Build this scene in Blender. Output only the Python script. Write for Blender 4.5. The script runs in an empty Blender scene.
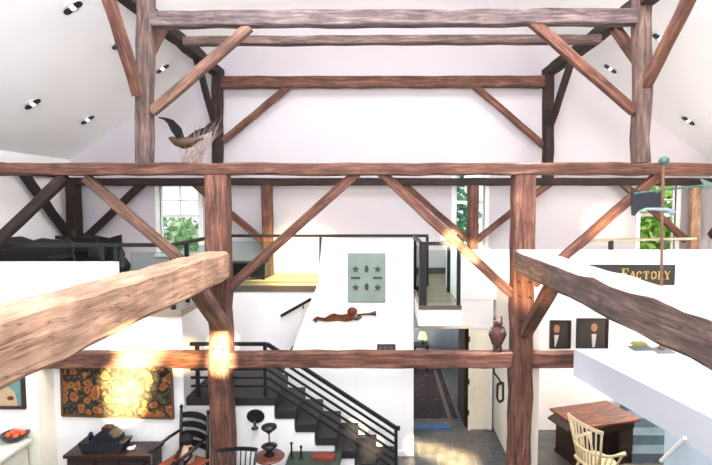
import bpy, bmesh, math, random
from mathutils import Vector, Matrix
R = random.Random(7)
PI = math.pi
C = bpy.context.scene.collection
sc = bpy.context.scene
ZC = 4.33                      # camera height above the ground floor
F = 480.0; CX = 383.0; CY = 232.5; TH = math.radians(3.5)
CT, ST = math.cos(TH), math.sin(TH)

# ------------------------------------------------------------------ camera
cam = bpy.data.objects.new('camera', bpy.data.cameras.new('camera'))
C.objects.link(cam); sc.camera = cam
cam.location = (0, 0, ZC); cam.rotation_euler = (PI/2 - TH, 0, 0)
cam.data.sensor_width = 36; cam.data.lens = 36*F/712
cam.data.shift_x = -(CX-356)/712
cam.data.clip_start = .05; cam.data.clip_end = 200

def U(px, py, Y=None, Z=None, X=None):
    """photo measurement -> point of the room on a known plane"""
    a = (px-CX)/F; u = (CY-py)/F
    d = Vector((a, CT+u*ST, -ST+u*CT))
    if Y is not None: t = Y/d.y
    elif Z is not None: t = (Z-ZC)/d.z
    else: t = X/d.x
    return Vector((0, 0, ZC)) + d*t

# ------------------------------------------------------------------ materials
def lin(h):
    if isinstance(h, str):
        h = h.lstrip('#'); c = [int(h[i:i+2], 16)/255 for i in (0, 2, 4)]
    else: c = h
    return tuple(x/12.92 if x <= .04045 else ((x+.055)/1.055)**2.4 for x in c) + (1,)
def nt(name):
    m = bpy.data.materials.new(name); m.use_nodes = True
    n = m.node_tree; b = n.nodes['Principled BSDF']
    return m, n, b, n.nodes.new, n.links.new
def ramp(node, stops):
    e = node.color_ramp.elements
    while len(e) > 1: e.remove(e[-1])
    e[0].position = stops[0][0]; e[0].color = stops[0][1]
    for p, c in stops[1:]:
        x = e.new(p); x.color = c
def plain(name, col, rough=.6, var=.12, scale=6, metal=0, bump=0, emis=None, coat=0):
    m, n, b, N, L = nt(name)
    tc = N('ShaderNodeTexCoord'); no = N('ShaderNodeTexNoise'); no.inputs['Scale'].default_value = scale; no.inputs['Detail'].default_value = 5
    L(tc.outputs['Object'], no.inputs['Vector'])
    r = N('ShaderNodeValToRGB'); c = lin(col)
    ramp(r, [(.3, tuple(x*(1-var) for x in c[:3])+(1,)), (.7, tuple(min(1, x*(1+var)) for x in c[:3])+(1,))])
    L(no.outputs['Fac'], r.inputs['Fac']); L(r.outputs['Color'], b.inputs['Base Color'])
    b.inputs['Roughness'].default_value = rough; b.inputs['Metallic'].default_value = metal
    b.inputs['Coat Weight'].default_value = coat
    if bump:
        bp = N('ShaderNodeBump'); bp.inputs['Strength'].default_value = bump; bp.inputs['Distance'].default_value = .02
        L(no.outputs['Fac'], bp.inputs['Height']); L(bp.outputs['Normal'], b.inputs['Normal'])
    if emis:
        b.inputs['Emission Color'].default_value = lin(emis[0]); b.inputs['Emission Strength'].default_value = emis[1]
    return m
def timber(name, dark, mid, light, sx=.9, sy=11, rough=.85):
    m, n, b, N, L = nt(name)
    tc = N('ShaderNodeTexCoord'); oi = N('ShaderNodeObjectInfo')
    mp = N('ShaderNodeMapping'); mp.inputs['Scale'].default_value = (sx, sy, sy)
    off = N('ShaderNodeVectorMath'); off.operation = 'ADD'
    mul = N('ShaderNodeMath'); mul.operation = 'MULTIPLY'; mul.inputs[1].default_value = 37
    L(oi.outputs['Random'], mul.inputs[0]); L(tc.outputs['Object'], off.inputs[0]); L(mul.outputs[0], off.inputs[1])
    L(off.outputs[0], mp.inputs['Vector'])
    g = N('ShaderNodeTexNoise'); g.inputs['Scale'].default_value = 2.2; g.inputs['Detail'].default_value = 9; g.inputs['Roughness'].default_value = .65; g.inputs['Distortion'].default_value = .5
    L(mp.outputs[0], g.inputs['Vector'])
    r = N('ShaderNodeValToRGB'); ramp(r, [(.28, lin(dark)), (.5, lin(mid)), (.72, lin(light))])
    L(g.outputs['Fac'], r.inputs['Fac'])
    bl = N('ShaderNodeTexNoise'); bl.inputs['Scale'].default_value = 2.6; bl.inputs['Detail'].default_value = 4
    L(off.outputs[0], bl.inputs['Vector'])
    r2 = N('ShaderNodeValToRGB'); ramp(r2, [(.35, (.62, .58, .58, 1)), (.65, (1.15, 1.1, 1.05, 1))])
    L(bl.outputs['Fac'], r2.inputs['Fac'])
    mx = N('ShaderNodeMix'); mx.data_type = 'RGBA'; mx.blend_type = 'MULTIPLY'; mx.inputs['Factor'].default_value = 1
    L(r.outputs['Color'], mx.inputs['A']); L(r2.outputs['Color'], mx.inputs['B'])
    # long checks (splits) along the grain
    mp2 = N('ShaderNodeMapping'); mp2.inputs['Scale'].default_value = (.35, 5, 5); L(off.outputs[0], mp2.inputs['Vector'])
    ck = N('ShaderNodeTexNoise'); ck.inputs['Scale'].default_value = 2; ck.inputs['Detail'].default_value = 3; L(mp2.outputs[0], ck.inputs['Vector'])
    sb = N('ShaderNodeMath'); sb.operation = 'SUBTRACT'; sb.inputs[1].default_value = .5; L(ck.outputs['Fac'], sb.inputs[0])
    ab = N('ShaderNodeMath'); ab.operation = 'ABSOLUTE'; L(sb.outputs[0], ab.inputs[0])
    r3 = N('ShaderNodeValToRGB'); ramp(r3, [(.0, (.25, .22, .22, 1)), (.012, (1, 1, 1, 1))]); L(ab.outputs[0], r3.inputs['Fac'])
    mx2 = N('ShaderNodeMix'); mx2.data_type = 'RGBA'; mx2.blend_type = 'MULTIPLY'; mx2.inputs['Factor'].default_value = .8
    L(mx.outputs['Result'], mx2.inputs['A']); L(r3.outputs['Color'], mx2.inputs['B'])
    L(mx2.outputs['Result'], b.inputs['Base Color'])
    b.inputs['Roughness'].default_value = rough
    bp = N('ShaderNodeBump'); bp.inputs['Strength'].default_value = .5; bp.inputs['Distance'].default_value = .02
    L(g.outputs['Fac'], bp.inputs['Height']); L(bp.outputs['Normal'], b.inputs['Normal'])
    return m
def glass(name, col, alpha, rough=.03):
    m, n, b, N, L = nt(name)
    tr = N('ShaderNodeBsdfTransparent'); tr.inputs['Color'].default_value = lin(col)
    gl = N('ShaderNodeBsdfGlossy'); gl.inputs['Roughness'].default_value = rough; gl.inputs['Color'].default_value = (.9, .95, .95, 1)
    fr = N('ShaderNodeLayerWeight'); fr.inputs['Blend'].default_value = alpha
    mx = N('ShaderNodeMixShader'); L(fr.outputs['Fresnel'], mx.inputs[0]); L(tr.outputs[0], mx.inputs[1]); L(gl.outputs[0], mx.inputs[2])
    L(mx.outputs[0], n.nodes['Material Output'].inputs['Surface']); return m

W_RED = timber('old_timber_red', '#331b14', '#623e31', '#92695a')
W_TAN = timber('old_timber_tan', '#7a5c49', '#b08c72', '#d2b49a')
W_MID = timber('old_timber_mid', '#3a2822', '#664a3c', '#96735e')
W_GREY = timber('old_timber_grey', '#2e2321', '#56443e', '#846f68')
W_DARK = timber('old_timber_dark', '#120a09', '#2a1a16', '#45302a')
W_BRN = timber('old_timber_brown', '#311a14', '#5c3a2d', '#8a6350')
W_SILV = timber('old_timber_silver', '#2c2324', '#564848', '#857676')
WALL = plain('white_plaster', '#f1edeb', .9, .015, 3, bump=.03)
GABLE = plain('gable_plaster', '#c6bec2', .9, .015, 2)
CEIL = plain('ceiling_plaster', '#f4f2f3', .95, .012, 2)
BLACK = plain('black_steel', '#17151a', .45, .2, 20, .3)
BLKW = plain('black_paint', '#0d0c10', .4, .25, 12)
GLASS = glass('clear_glass', '#e6efec', .06)
WGLASS = glass('window_glass', '#f6fbfb', .04)
TRIM = plain('white_trim', '#f4f1ea', .5, .02, 5)
CREAM = plain('cream_paint', '#f0e8d4', .55, .03, 5)
DSTEP = plain('charcoal_tread', '#1e1c1d', .6, .25, 10)
SLATE = None
def slate():
    m, n, b, N, L = nt('slate_tiles')
    tc = N('ShaderNodeTexCoord'); mp = N('ShaderNodeMapping'); mp.inputs['Rotation'].default_value = (0, 0, .0)
    L(tc.outputs['Object'], mp.inputs['Vector'])
    br = N('ShaderNodeTexBrick'); br.offset = .5; br.inputs['Scale'].default_value = 1
    br.inputs['Brick Width'].default_value = .62; br.inputs['Row Height'].default_value = .42; br.inputs['Mortar Size'].default_value = .008
    br.inputs['Color1'].default_value = lin('#565a60'); br.inputs['Color2'].default_value = lin('#70695f'); br.inputs['Mortar'].default_value = lin('#85817c')
    L(mp.outputs[0], br.inputs['Vector'])
    no = N('ShaderNodeTexNoise'); no.inputs['Scale'].default_value = 5; no.inputs['Detail'].default_value = 7; L(tc.outputs['Object'], no.inputs['Vector'])
    r = N('ShaderNodeValToRGB'); ramp(r, [(.3, (.6, .62, .66, 1)), (.7, (1.1, 1.05, 1, 1))]); L(no.outputs['Fac'], r.inputs['Fac'])
    mx = N('ShaderNodeMix'); mx.data_type = 'RGBA'; mx.blend_type = 'MULTIPLY'; mx.inputs['Factor'].default_value = 1
    L(br.outputs['Color'], mx.inputs['A']); L(r.outputs['Color'], mx.inputs['B']); L(mx.outputs['Result'], b.inputs['Base Color'])
    b.inputs['Roughness'].default_value = .45
    return m
SLATE = slate()
def boards(name, c1, c2):
    m, n, b, N, L = nt(name)
    tc = N('ShaderNodeTexCoord'); br = N('ShaderNodeTexBrick'); br.inputs['Scale'].default_value = 1
    br.inputs['Brick Width'].default_value = 2.4; br.inputs['Row Height'].default_value = .13; br.inputs['Mortar Size'].default_value = .003
    br.inputs['Color1'].default_value = lin(c1); br.inputs['Color2'].default_value = lin(c2); br.inputs['Mortar'].default_value = lin('#4a3f38')
    L(tc.outputs['Object'], br.inputs['Vector']); L(br.outputs['Color'], b.inputs['Base Color']); b.inputs['Roughness'].default_value = .35
    return m
BOARDS = boards('loft_boards', '#a08e78', '#8a7a68')
def tapestry_mat():
    m, n, b, N, L = nt('floral_tapestry')
    tc = N('ShaderNodeTexCoord')
    dn = N('ShaderNodeTexNoise'); dn.inputs['Scale'].default_value = 6; L(tc.outputs['Object'], dn.inputs['Vector'])
    ad = N('ShaderNodeMix'); ad.data_type = 'RGBA'; ad.blend_type = 'ADD'; ad.inputs['Factor'].default_value = .12
    L(tc.outputs['Object'], ad.inputs['A']); L(dn.outputs['Color'], ad.inputs['B'])
    v = N('ShaderNodeTexVoronoi'); v.inputs['Scale'].default_value = 7.2; L(ad.outputs['Result'], v.inputs['Vector'])
    r = N('ShaderNodeValToRGB'); ramp(r, [(0, lin('#6a2812')), (.12, lin('#b8642a')), (.24, lin('#7a3416')), (.30, lin('#c08040')), (.42, lin('#a05a26')), (.48, lin('#2a2012')), (.62, lin('#16140e')), (.8, lin('#57482a'))])
    L(v.outputs['Distance'], r.inputs['Fac'])
    v2 = N('ShaderNodeTexVoronoi'); v2.inputs['Scale'].default_value = 19; L(ad.outputs['Result'], v2.inputs['Vector'])
    r2 = N('ShaderNodeValToRGB'); ramp(r2, [(.1, lin('#b08448')), (.3, lin('#4d4426')), (.5, lin('#12110c'))]); L(v2.outputs['Distance'], r2.inputs['Fac'])
    mx = N('ShaderNodeMix'); mx.data_type = 'RGBA'; mx.inputs['Factor'].default_value = .4
    L(r.outputs['Color'], mx.inputs['A']); L(r2.outputs['Color'], mx.inputs['B']); L(mx.outputs['Result'], b.inputs['Base Color'])
    b.inputs['Roughness'].default_value = .8; return m
def rug_mat():
    m, n, b, N, L = nt('oriental_rug')
    tc = N('ShaderNodeTexCoord'); v = N('ShaderNodeTexVoronoi'); v.inputs['Scale'].default_value = 9; v.distance = 'MANHATTAN'
    L(tc.outputs['Object'], v.inputs['Vector'])
    r = N('ShaderNodeValToRGB'); ramp(r, [(.05, lin('#a58068')), (.2, lin('#6e3424')), (.45, lin('#4a241c')), (.6, lin('#2c2424'))])
    L(v.outputs['Distance'], r.inputs['Fac']); L(r.outputs['Color'], b.inputs['Base Color']); b.inputs['Roughness'].default_value = .95; return m

# ------------------------------------------------------------------ mesh builder
class MB:
    def __init__(s): s.bm = bmesh.new()
    def verts(s, vs): return [s.bm.verts.new(v) for v in vs]
    def face(s, vs):
        try: return s.bm.faces.new(vs)
        except ValueError: return None
    def box(s, a, b, M=None, bev=0):
        x0, y0, z0 = a; x1, y1, z1 = b
        P = [Vector(p) for p in ((x0,y0,z0),(x1,y0,z0),(x1,y1,z0),(x0,y1,z0),(x0,y0,z1),(x1,y0,z1),(x1,y1,z1),(x0,y1,z1))]
        if M: P = [M @ p for p in P]
        v = s.verts(P); fs = []
        for q in ((0,3,2,1),(4,5,6,7),(0,1,5,4),(1,2,6,5),(2,3,7,6),(3,0,4,7)): fs.append(s.face([v[i] for i in q]))
        if bev:
            es = list({e for f in fs for e in f.edges})
            bmesh.ops.bevel(s.bm, geom=es, offset=bev, segments=2, affect='EDGES', profile=.6)
        return s
    def prism(s, poly, d, bev=0):
        """poly: list of 3D points (planar), extruded by vector d"""
        d = Vector(d); a = s.verts([Vector(p) for p in poly]); b = s.verts([Vector(p)+d for p in poly]); n = len(a)
        s.face(a[::-1]); s.face(b)
        for i in range(n): s.face([a[i], a[(i+1) % n], b[(i+1) % n], b[i]])
        return s
    def tube(s, pts, rad, n=8, caps=True, flat=None):
        pts = [Vector(p) for p in pts]
        rr = rad if isinstance(rad, (list, tuple)) else [rad]*len(pts)
        rings = []; prev = None
        for i, p in enumerate(pts):
            t = (pts[min(i+1, len(pts)-1)]-pts[max(i-1, 0)]).normalized()
            ref = prev if prev is not None and abs(prev.dot(t)) < .95 else (Vector((0, 0, 1)) if abs(t.z) < .9 else Vector((1, 0, 0)))
            x = (ref - t*ref.dot(t)).normalized(); y = t.cross(x); prev = x
            rings.append(s.verts([p + (x*math.cos(2*PI*k/n) + y*math.sin(2*PI*k/n)*(flat or 1))*rr[i] for k in range(n)]))
        for a, b in zip(rings, rings[1:]):
            for k in range(n): s.face([a[k], a[(k+1) % n], b[(k+1) % n], b[k]])
        if caps: s.face(rings[0][::-1]); s.face(rings[-1])
        return s
    def bar(s, a, b, w, h, up=(0, 0, 1)):
        a = Vector(a); b = Vector(b); t = (b-a).normalized(); up = Vector(up)
        if abs(up.dot(t)) > .98: up = Vector((0, 1, 0))
        z = (up-t*up.dot(t)).normalized(); y = z.cross(t)
        M = Matrix((t, y, z)).transposed().to_4x4(); M.translation = a
        return s.box((0, -w/2, -h/2), ((b-a).length, w/2, h/2), M)
    def lathe(s, prof, c=(0, 0, 0), n=20, M=None, sx=1, sy=1):
        c = Vector(c); rings = []
        for r, z in prof:
            ps = [Vector((r*math.cos(2*PI*k/n)*sx, r*math.sin(2*PI*k/n)*sy, z)) for k in range(n)]
            rings.append(s.verts([(M @ p if M else p)+c for p in ps]))
        for a, b in zip(rings, rings[1:]):
            for k in range(n): s.face([a[k], a[(k+1) % n], b[(k+1) % n], b[k]])
        s.face(rings[0][::-1]); s.face(rings[-1]); return s
    def ball(s, c, r, n=14, M=None):
        r = r if isinstance(r, (tuple, list)) else (r, r, r)
        prof = [(max(.02, math.sin(PI*i/n)), -math.cos(PI*i/n)) for i in range(n+1)]
        S = Matrix.Diagonal((*r, 1));
        return s.lathe(prof, c, 16, (M @ S) if M else S)
    def build(s, name, mat, parent=None, smooth=False, origin=None, rel=True):
        bmesh.ops.recalc_face_normals(s.bm, faces=s.bm.faces)
        me = bpy.data.meshes.new(name)
        o = bpy.data.objects.new(name, me)
        off = None
        if parent is not None:
            root = parent
            while root.parent: root = root.parent
            if rel == 'world': off = root.location
            o.parent = parent
        elif origin is not None: off = Vector(origin); o.location = off
        if off is not None: bmesh.ops.translate(s.bm, vec=-Vector(off), verts=s.bm.verts)
        s.bm.to_mesh(me); s.bm.free()
        me.materials.append(mat)
        if smooth:
            for p in me.polygons: p.use_smooth = True
        C.objects.link(o); return o
WD = 'world'
def thing(name, label, cat, loc=(0, 0, 0), rz=0, group=None, kind=None):
    o = bpy.data.objects.new(name, None); C.objects.link(o); o.empty_display_size = .1
    o.location = loc; o.rotation_euler = (0, 0, rz); return tag(o, label, cat, group, kind)
def tag(o, label, cat, group=None, kind=None):
    o['label'] = label; o['category'] = cat
    if group: o['group'] = group
    o['kind'] = kind or 'thing'
    return o
def struct(name, mb, mat, origin=None):
    o = mb.build(name, mat, origin=origin); o['kind'] = 'structure'; return o

# ------------------------------------------------------------------ setting
XL, XR, YG = -6.87, 7.19, 10.6           # side walls, far gable
EAVE = ZC + .95; SL = .66; XM = (XL+XR)/2
def roofz(x): return EAVE + SL*((x-XL) if x < XM else (XR-x))
LZ = ZC-1.56                              # loft level
YB = 8.94                                 # edge of the far loft
YN = 1.2                                  # where the room opens towards the viewer's loft

struct('floor', MB().box((-9, -3, -.1), (9, 15, 0)), SLATE)
struct('ceiling', MB().prism([(XL-.3, YN, roofz(XL)-.2), (XM, YN, roofz(XM)), (XR+.3, YN, roofz(XR)-.2), (XR+.3, YN, roofz(XR)), (XM, YN, roofz(XM)+.25), (XL-.3, YN, roofz(XL))], (0, YG+.2-YN, 0)), CEIL)
struct('wall_left', MB().box((XL-.15, YN, 0), (XL, YG+.15, EAVE+.02)), WALL)
struct('wall_right', MB().box((XR, YN, 0), (XR+.15, YG+.15, EAVE+.02)), WALL)
# gable wall with three openings
wins = [(-4.92, -4.06, ZC-1.12, ZC+.40), (1.60, 2.24, ZC-.98, ZC+.86), (5.67, 6.46, ZC-1.10, ZC+.42)]
g = MB()
def gstrip(x0, x1, z0, z1=None):
    xs = [x0] + ([XM] if x0 < XM < x1 else []) + [x1]
    top = [(x, YG, z1 if z1 else roofz(x)+.05) for x in xs[::-1]]
    g.prism([(x0, YG, z0), (x1, YG, z0)] + top, (0, .16, 0))
x = XL
for (a, b, z0, z1) in wins:
    gstrip(x, a, LZ-.1); gstrip(a, b, LZ-.1, z0); gstrip(a, b, z1); x = b
gstrip(x, XR, LZ-.1)
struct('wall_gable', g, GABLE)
for i, (a, b, z0, z1) in enumerate(wins):
    fr = MB(); t = .09
    fr.box((a-t, YG-.03, z0-.02), (a, YG+.1, z1+t)).box((b, YG-.03, z0-.02), (b+t, YG+.1, z1+t)).box((a, YG-.03, z1), (b, YG+.1, z1+t))
    fr.box((a-t-.03, YG-.07, z0-.06), (b+t+.03, YG+.1, z0))
    w = struct('window_%d' % (i+1), fr, TRIM)
    s = MB(); f = .035; zm = (z0+z1)/2+.08
    for (p, q) in ((z0, zm), (zm, z1)):
        s.box((a, YG+.04, p), (a+f, YG+.08, q)).box((b-f, YG+.04, p), (b, YG+.08, q)).box((a+f, YG+.04, p), (b-f, YG+.08, p+f)).box((a+f, YG+.04, q-f), (b-f, YG+.08, q))
    xm = (a+b)/2
    s.box((xm-.012, YG+.045, zm+f), (xm+.012, YG+.075, z1-f)).box((a+f, YG+.045, (zm+z1)/2-.012), (b-f, YG+.075, (zm+z1)/2+.012))
    s.build('sash', TRIM, w)
    MB().box((a+.01, YG+.055, z0+.01), (b-.01, YG+.062, z1-.01)).build('window_pane', WGLASS, w)

# lofts
lf = MB()
lf.box((XL, 6.92, LZ-.1), (-2.95, YG, LZ)).box((-2.95, YB, LZ-.06), (XR, YG, LZ)).box((.54, 7.2, LZ-.02), (1.19, YB, LZ))
struct('floor_loft', lf, BOARDS)
struct('trim_loft_edge', MB().box((-2.95, YB-.02, LZ-.1), (.54, YB-.001, LZ+.01)).box((.54, 7.18, LZ-.05), (1.19, 7.2, LZ+.012)), plain('dark_edge', '#54483f', .6))
struct('trim_balcony', MB().box((.54, 7.2, LZ-.3), (1.19, YB, LZ-.02)), WALL)
struct('baseboard_gable', MB().box((.2, YG-.03, LZ), (XR, YG, LZ+.13)), plain('dark_base', '#4b4540', .6))
# wall under the left loft, with its return
struct('wall_front_left', MB().box((-5.02, 6.95, 0), (-2.95, 7.1, LZ-.1)).box((-3.1, 7.1, 0), (-2.95, YB, LZ-.1)), WALL)
struct('wall_pier_left', MB().box((XL, 6.62, 0), (-5.02, 7.1, LZ-.1)), WALL)
struct('trim_pier_corner', MB().box((-5.02, 6.6, 0), (-4.86, 6.95, LZ-.1)), plain('warm_white', '#f6efdc', .8, .02))
# parapet of the left loft, parapet of the right loft
struct('wall_parapet_left', MB().box((XL, 6.86, LZ-.12), (-3.86, 6.98, ZC-.85)), WALL)
pr = U(470, 250, Y=YB)
struct('wall_parapet_right', MB().box((1.19, YB-.015, LZ-.25), (XR, YB+.12, pr.z)), WALL)
# wall under the far loft with the doorway
dx0, dx1, dz = .58, 1.62, ZC-2.36
ds0, ds1 = 1.67, 2.02
w = MB()
w.box((-2.95, YB, 0), (dx0, YB+.15, LZ-.06)).box((dx0, YB, dz), (2.08, YB+.15, LZ-.06)).box((dx1, YB, 0), (ds0, YB+.15, dz)).box((ds1, YB, 0), (2.08, YB+.15, dz))
w.box((2.28, YB, 0), (XR, YB+.15, LZ-.25))
struct('wall_far', w, WALL)
struct('wall_passage', MB().box((2.13, 6.86, 0), (2.28, YB+.15, LZ+.12)), plain('passage_wall', '#efe6d8', .9, .02))
# doors
fr = MB().box((dx0-.06, YB-.025, 0), (dx0, YB+.15, dz+.06)).box((dx1-.0, YB-.025, 0), (dx1+.05, YB+.15, dz+.06)).box((dx0, YB-.025, dz), (dx1, YB+.15, dz+.06))
d1 = struct('door_1', fr, CREAM)
leaf = MB().box((dx1-.05, YB+.12, .02), (dx1-.005, YB+.92, dz-.02)).build('door_leaf', timber('dark_door', '#1d0f0a', '#37190f', '#4c2618'), d1)
MB().ball((dx1-.085, YB+.84, .98), .03).build('door_knob', BLACK, leaf, True)
for z in (dz-.2, .95, .35):
    MB().box((dx1-.01, YB-.04, z-.05), (dx1+.02, YB-.01, z+.05)).build('hinge', BLACK, d1)
for z in (1.15,):
    MB().box((dx0-.045, YB-.04, z-.04), (dx0-.01, YB-.02, z+.04)).build('latch_plate', BLACK, d1)
d2m = MB().box((ds0, YB+.02, .0), (ds1, YB+.07, dz))
d2 = struct('door_2', d2m, CREAM)
for (p, q) in ((.2, .85), (1.0, dz-.12)):
    MB().box((ds0+.07, YB+.008, p), (ds1-.07, YB+.02, q), bev=.008).build('door_panel', CREAM, d2)
# room beyond the doorway
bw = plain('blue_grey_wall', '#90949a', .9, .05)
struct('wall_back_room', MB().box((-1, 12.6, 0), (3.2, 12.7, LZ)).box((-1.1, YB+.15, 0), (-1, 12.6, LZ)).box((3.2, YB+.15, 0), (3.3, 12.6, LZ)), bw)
struct('ceiling_back_room', MB().box((-1.1, YG+.16, LZ-.1), (3.3, 12.7, LZ)), CEIL)
rg = MB().box((.35, YB+.5, 0), (1.5, 12.3, .012)).build('patterned_rug', rug_mat(), origin=(.9, 10.9, 0))
tag(rg, 'dark red patterned runner rug on the floor through the doorway', 'rug')
MB().box((-.42, -1.85+.0, .0125), (-.34, 1.3, .016)).build('rug_border', plain('rug_border', '#8a7462', .9), rg)
MB().box((.40, -1.85, .0125), (.48, 1.3, .016)).build('rug_border', plain('rug_border2', '#6a5a50', .9), rg)
tm = MB().box((dx0, YB-.02, 0), (dx0+.72, YB+.12, .05))
struct('trim_threshold', tm, plain('blue_threshold', '#3d648f', .4, .1))
tb = thing('side_table', 'small dark side table under the lamp in the room beyond the doorway', 'table', (.98, 12.2, 0))
MB().box((-.2, -.2, .66), (.2, .2, .7), bev=.008).build('top', BLKW, tb)
for sx in (-.16, .16):
    for sy in (-.16, .16): MB().box((sx-.02, sy-.02, 0), (sx+.02, sy+.02, .66)).build('leg', BLKW, tb)
wl = thing('table_lamp', 'glowing yellow lamp in the room beyond the doorway', 'lamp', (1.02, 12.2, .7))
MB().lathe([(.06, 0), (.06, .015), (.02, .03), (.035, .09), (.012, .15)], (0, 0, 0), 14).build('base', BLACK, wl, True)
MB().lathe([(.12, .14), (.07, .3)], (0, 0, 0), 16).build('lamp_shade', plain('glow_shade', '#ffe9a0', .6, emis=('#ffd060', 2.2)), wl, True)

# white bulkhead at the right
BZ1, BZ0 = ZC-2.0, ZC-2.38
bdir = lambda Y: 2.63+.204*(6.5-Y)
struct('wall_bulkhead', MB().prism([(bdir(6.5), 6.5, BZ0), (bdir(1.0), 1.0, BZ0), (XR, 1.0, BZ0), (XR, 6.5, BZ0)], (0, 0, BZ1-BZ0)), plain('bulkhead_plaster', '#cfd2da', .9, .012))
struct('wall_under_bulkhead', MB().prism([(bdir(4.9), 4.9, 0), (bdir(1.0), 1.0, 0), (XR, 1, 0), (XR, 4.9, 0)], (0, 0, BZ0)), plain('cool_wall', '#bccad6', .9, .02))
# white panel hiding the upper flight of stairs
YP = 8.0
poly = [U(p, q, Y=YP) for p, q in ((322, 240), (413.5, 240), (413.5, 455), (262, 455), (276, 392), (291, 353), (318, 283))]
for p in poly[2:4]: p.z = 0
struct('wall_stair_panel', MB().prism(poly, (0, .1, 0)), plain('bright_plaster', '#f8f5f3', .9, .01))
struct('baseboard_panel', MB().box((.2, YP-.02, 0), (.5, YP, .09)), TRIM)
# stairs: white stepped wall under the lower flight
RIS, TRD, YS0, YS1 = .2045, .30, 7.0, 7.93
NL = 7; LAND = NL*RIS; XA = -1.61
prof = [(-2.93, 0, 0)]
sw = MB()
pts = [Vector((-2.95, YS0+.02, 0)), Vector((-2.95, YS0+.02, LAND-.12)), Vector((XA-.02, YS0+.02, LAND-.12))]
for k in range(1, NL):
    z = LAND-.12-RIS*k; x = XA-.02+TRD*(k-1)
    pts.append(Vector((x, YS0+.02, max(z, 0)))); pts.append(Vector((x+TRD, YS0+.02, max(z, 0))))
pts.append(Vector((pts[-1].x, YS0+.02, 0)))
clean = [pts[0]]
for p in pts[1:]:
    if (p-clean[-1]).length > 1e-4: clean.append(p)
struct('wall_stair', sw.prism(clean, (0, .1, 0)), WALL)
stt = thing('staircase', 'charcoal staircase descending rightward from the landing in front of the white panel', 'stairs', (-.6, 7.45, 0))
MB().box((-2.94, YS0, LAND-.12), (XA, YP-.01, LAND)).box((-2.94, YP-.01, LAND-.12), (XA-.1, YP+.9, LAND)).build('landing', DSTEP, stt, rel=WD)
for k in range(1, NL):
    z = LAND-RIS*k; x = XA+TRD*(k-1)
    MB().box((x, YS0, z-.12), (x+TRD, YS1, z)).box((x-.001, YS0, z), (x+.0, YS1, z+RIS-.12)).build('step', DSTEP, stt, rel=WD)
for k in range(1, 6):
    z = LAND+RIS*k; x = XA-.1+.34*(k-1)
    MB().box((x, YP+.12, z-.1), (x+.34, YB-.02, z)).build('step', DSTEP, stt, rel=WD)

# ------------------------------------------------------------------ timbers
def beam(name, label, A, B, w, h, mat, up=(0, 0, 1), cat='beam', group=None, jit=.012, ends=None, pegs=()):
    """hewn timber from A to B; local X runs along the grain"""
    A = Vector(A); B = Vector(B); t = (B-A).normalized(); L = (B-A).length; up = Vector(up)
    if abs(up.dot(t)) > .97: up = Vector((0, 1, 0))
    z = (up-t*up.dot(t)).normalized(); y = z.cross(t)
    M = Matrix((t, y, z)).transposed().to_4x4(); M.translation = A
    n = max(3, int(L/.3)); bm = bmesh.new(); rings = []; c = .09
    for i in range(n+1):
        f = i/n; ww, hh = w, h
        if ends: ww = w+(ends[0]-w)*f; hh = h+(ends[1]-h)*f
        ww *= 1+R.uniform(-.03, .03); hh *= 1+R.uniform(-.03, .03)
        ch = c*min(ww, hh)*R.uniform(.6, 1.5)
        dy, dz_ = R.uniform(-jit, jit), R.uniform(-jit, jit)
        P = [(-ww/2+ch, -hh/2), (ww/2-ch, -hh/2), (ww/2, -hh/2+ch), (ww/2, hh/2-ch), (ww/2-ch, hh/2), (-ww/2+ch, hh/2), (-ww/2, hh/2-ch), (-ww/2, -hh/2+ch)]
        rings.append([bm.verts.new((L*f, a+dy+R.uniform(-jit, jit)*.3, b+dz_+R.uniform(-jit, jit)*.3)) for a, b in P])
    for a, b in zip(rings, rings[1:]):
        for k in range(8): bm.faces.new([a[k], a[(k+1) % 8], b[(k+1) % 8], b[k]])
    bm.faces.new(rings[0][::-1]); bm.faces.new(rings[-1])
    bmesh.ops.recalc_face_normals(bm, faces=bm.faces)
    me = bpy.data.meshes.new(name); bm.to_mesh(me); bm.free(); me.materials.append(mat)
    o = bpy.data.objects.new(name, me); C.objects.link(o); o.matrix_world = M
    tag(o, label, cat, group)
    Mi = M.inverted()
    for p in pegs:
        q = Mi @ Vector(p)
        pm = MB(); d = Mi.to_3x3() @ Vector((0, 1, 0)); pm.tube([q-d*.02, q+d*.05], .016, 8)
        pm.build('peg', W_DARK, o)
    return o
YF = 6.8; YR = 10.3
def brace(label, p, q, Y, w, d, mat, group='knee braces of the timber frame'):
    return beam('knee_brace', label, U(*p, Y=Y), U(*q, Y=Y), d, w, mat, up=(0, 0, 1), cat='brace', group=group, jit=.006)
PG = 'posts of the timber frame'; BG = 'cross beams of the timber frame'
# lower posts
beam('timber_post', 'tall split-grained timber post at left of the stairs, carrying the long cross beam', (-2.33, YF, 0), (-2.33, YF, ZC+.39), .3, .27, W_RED, cat='post', group=PG,
     pegs=[(-2.4, YF-.15, ZC-1.28), (-2.26, YF-.15, ZC-1.45)] + [(-2.4, YF-.15, ZC-2.05), (-2.25, YF-.15, ZC-2.06)])
beam('timber_post', 'tall split-grained timber post beside the owl carving, carrying the long cross beam', (1.98, YF, 0), (1.98, YF, ZC+.39), .3, .26, W_RED, cat='post', group=PG,
     pegs=[(1.9, YF-.15, ZC-1.1), (2.05, YF-.15, ZC-1.1), (1.92, YF-.15, ZC-1.3), (2.06, YF-.15, ZC-1.32), (1.95, YF-.15, ZC-1.65)])
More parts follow.
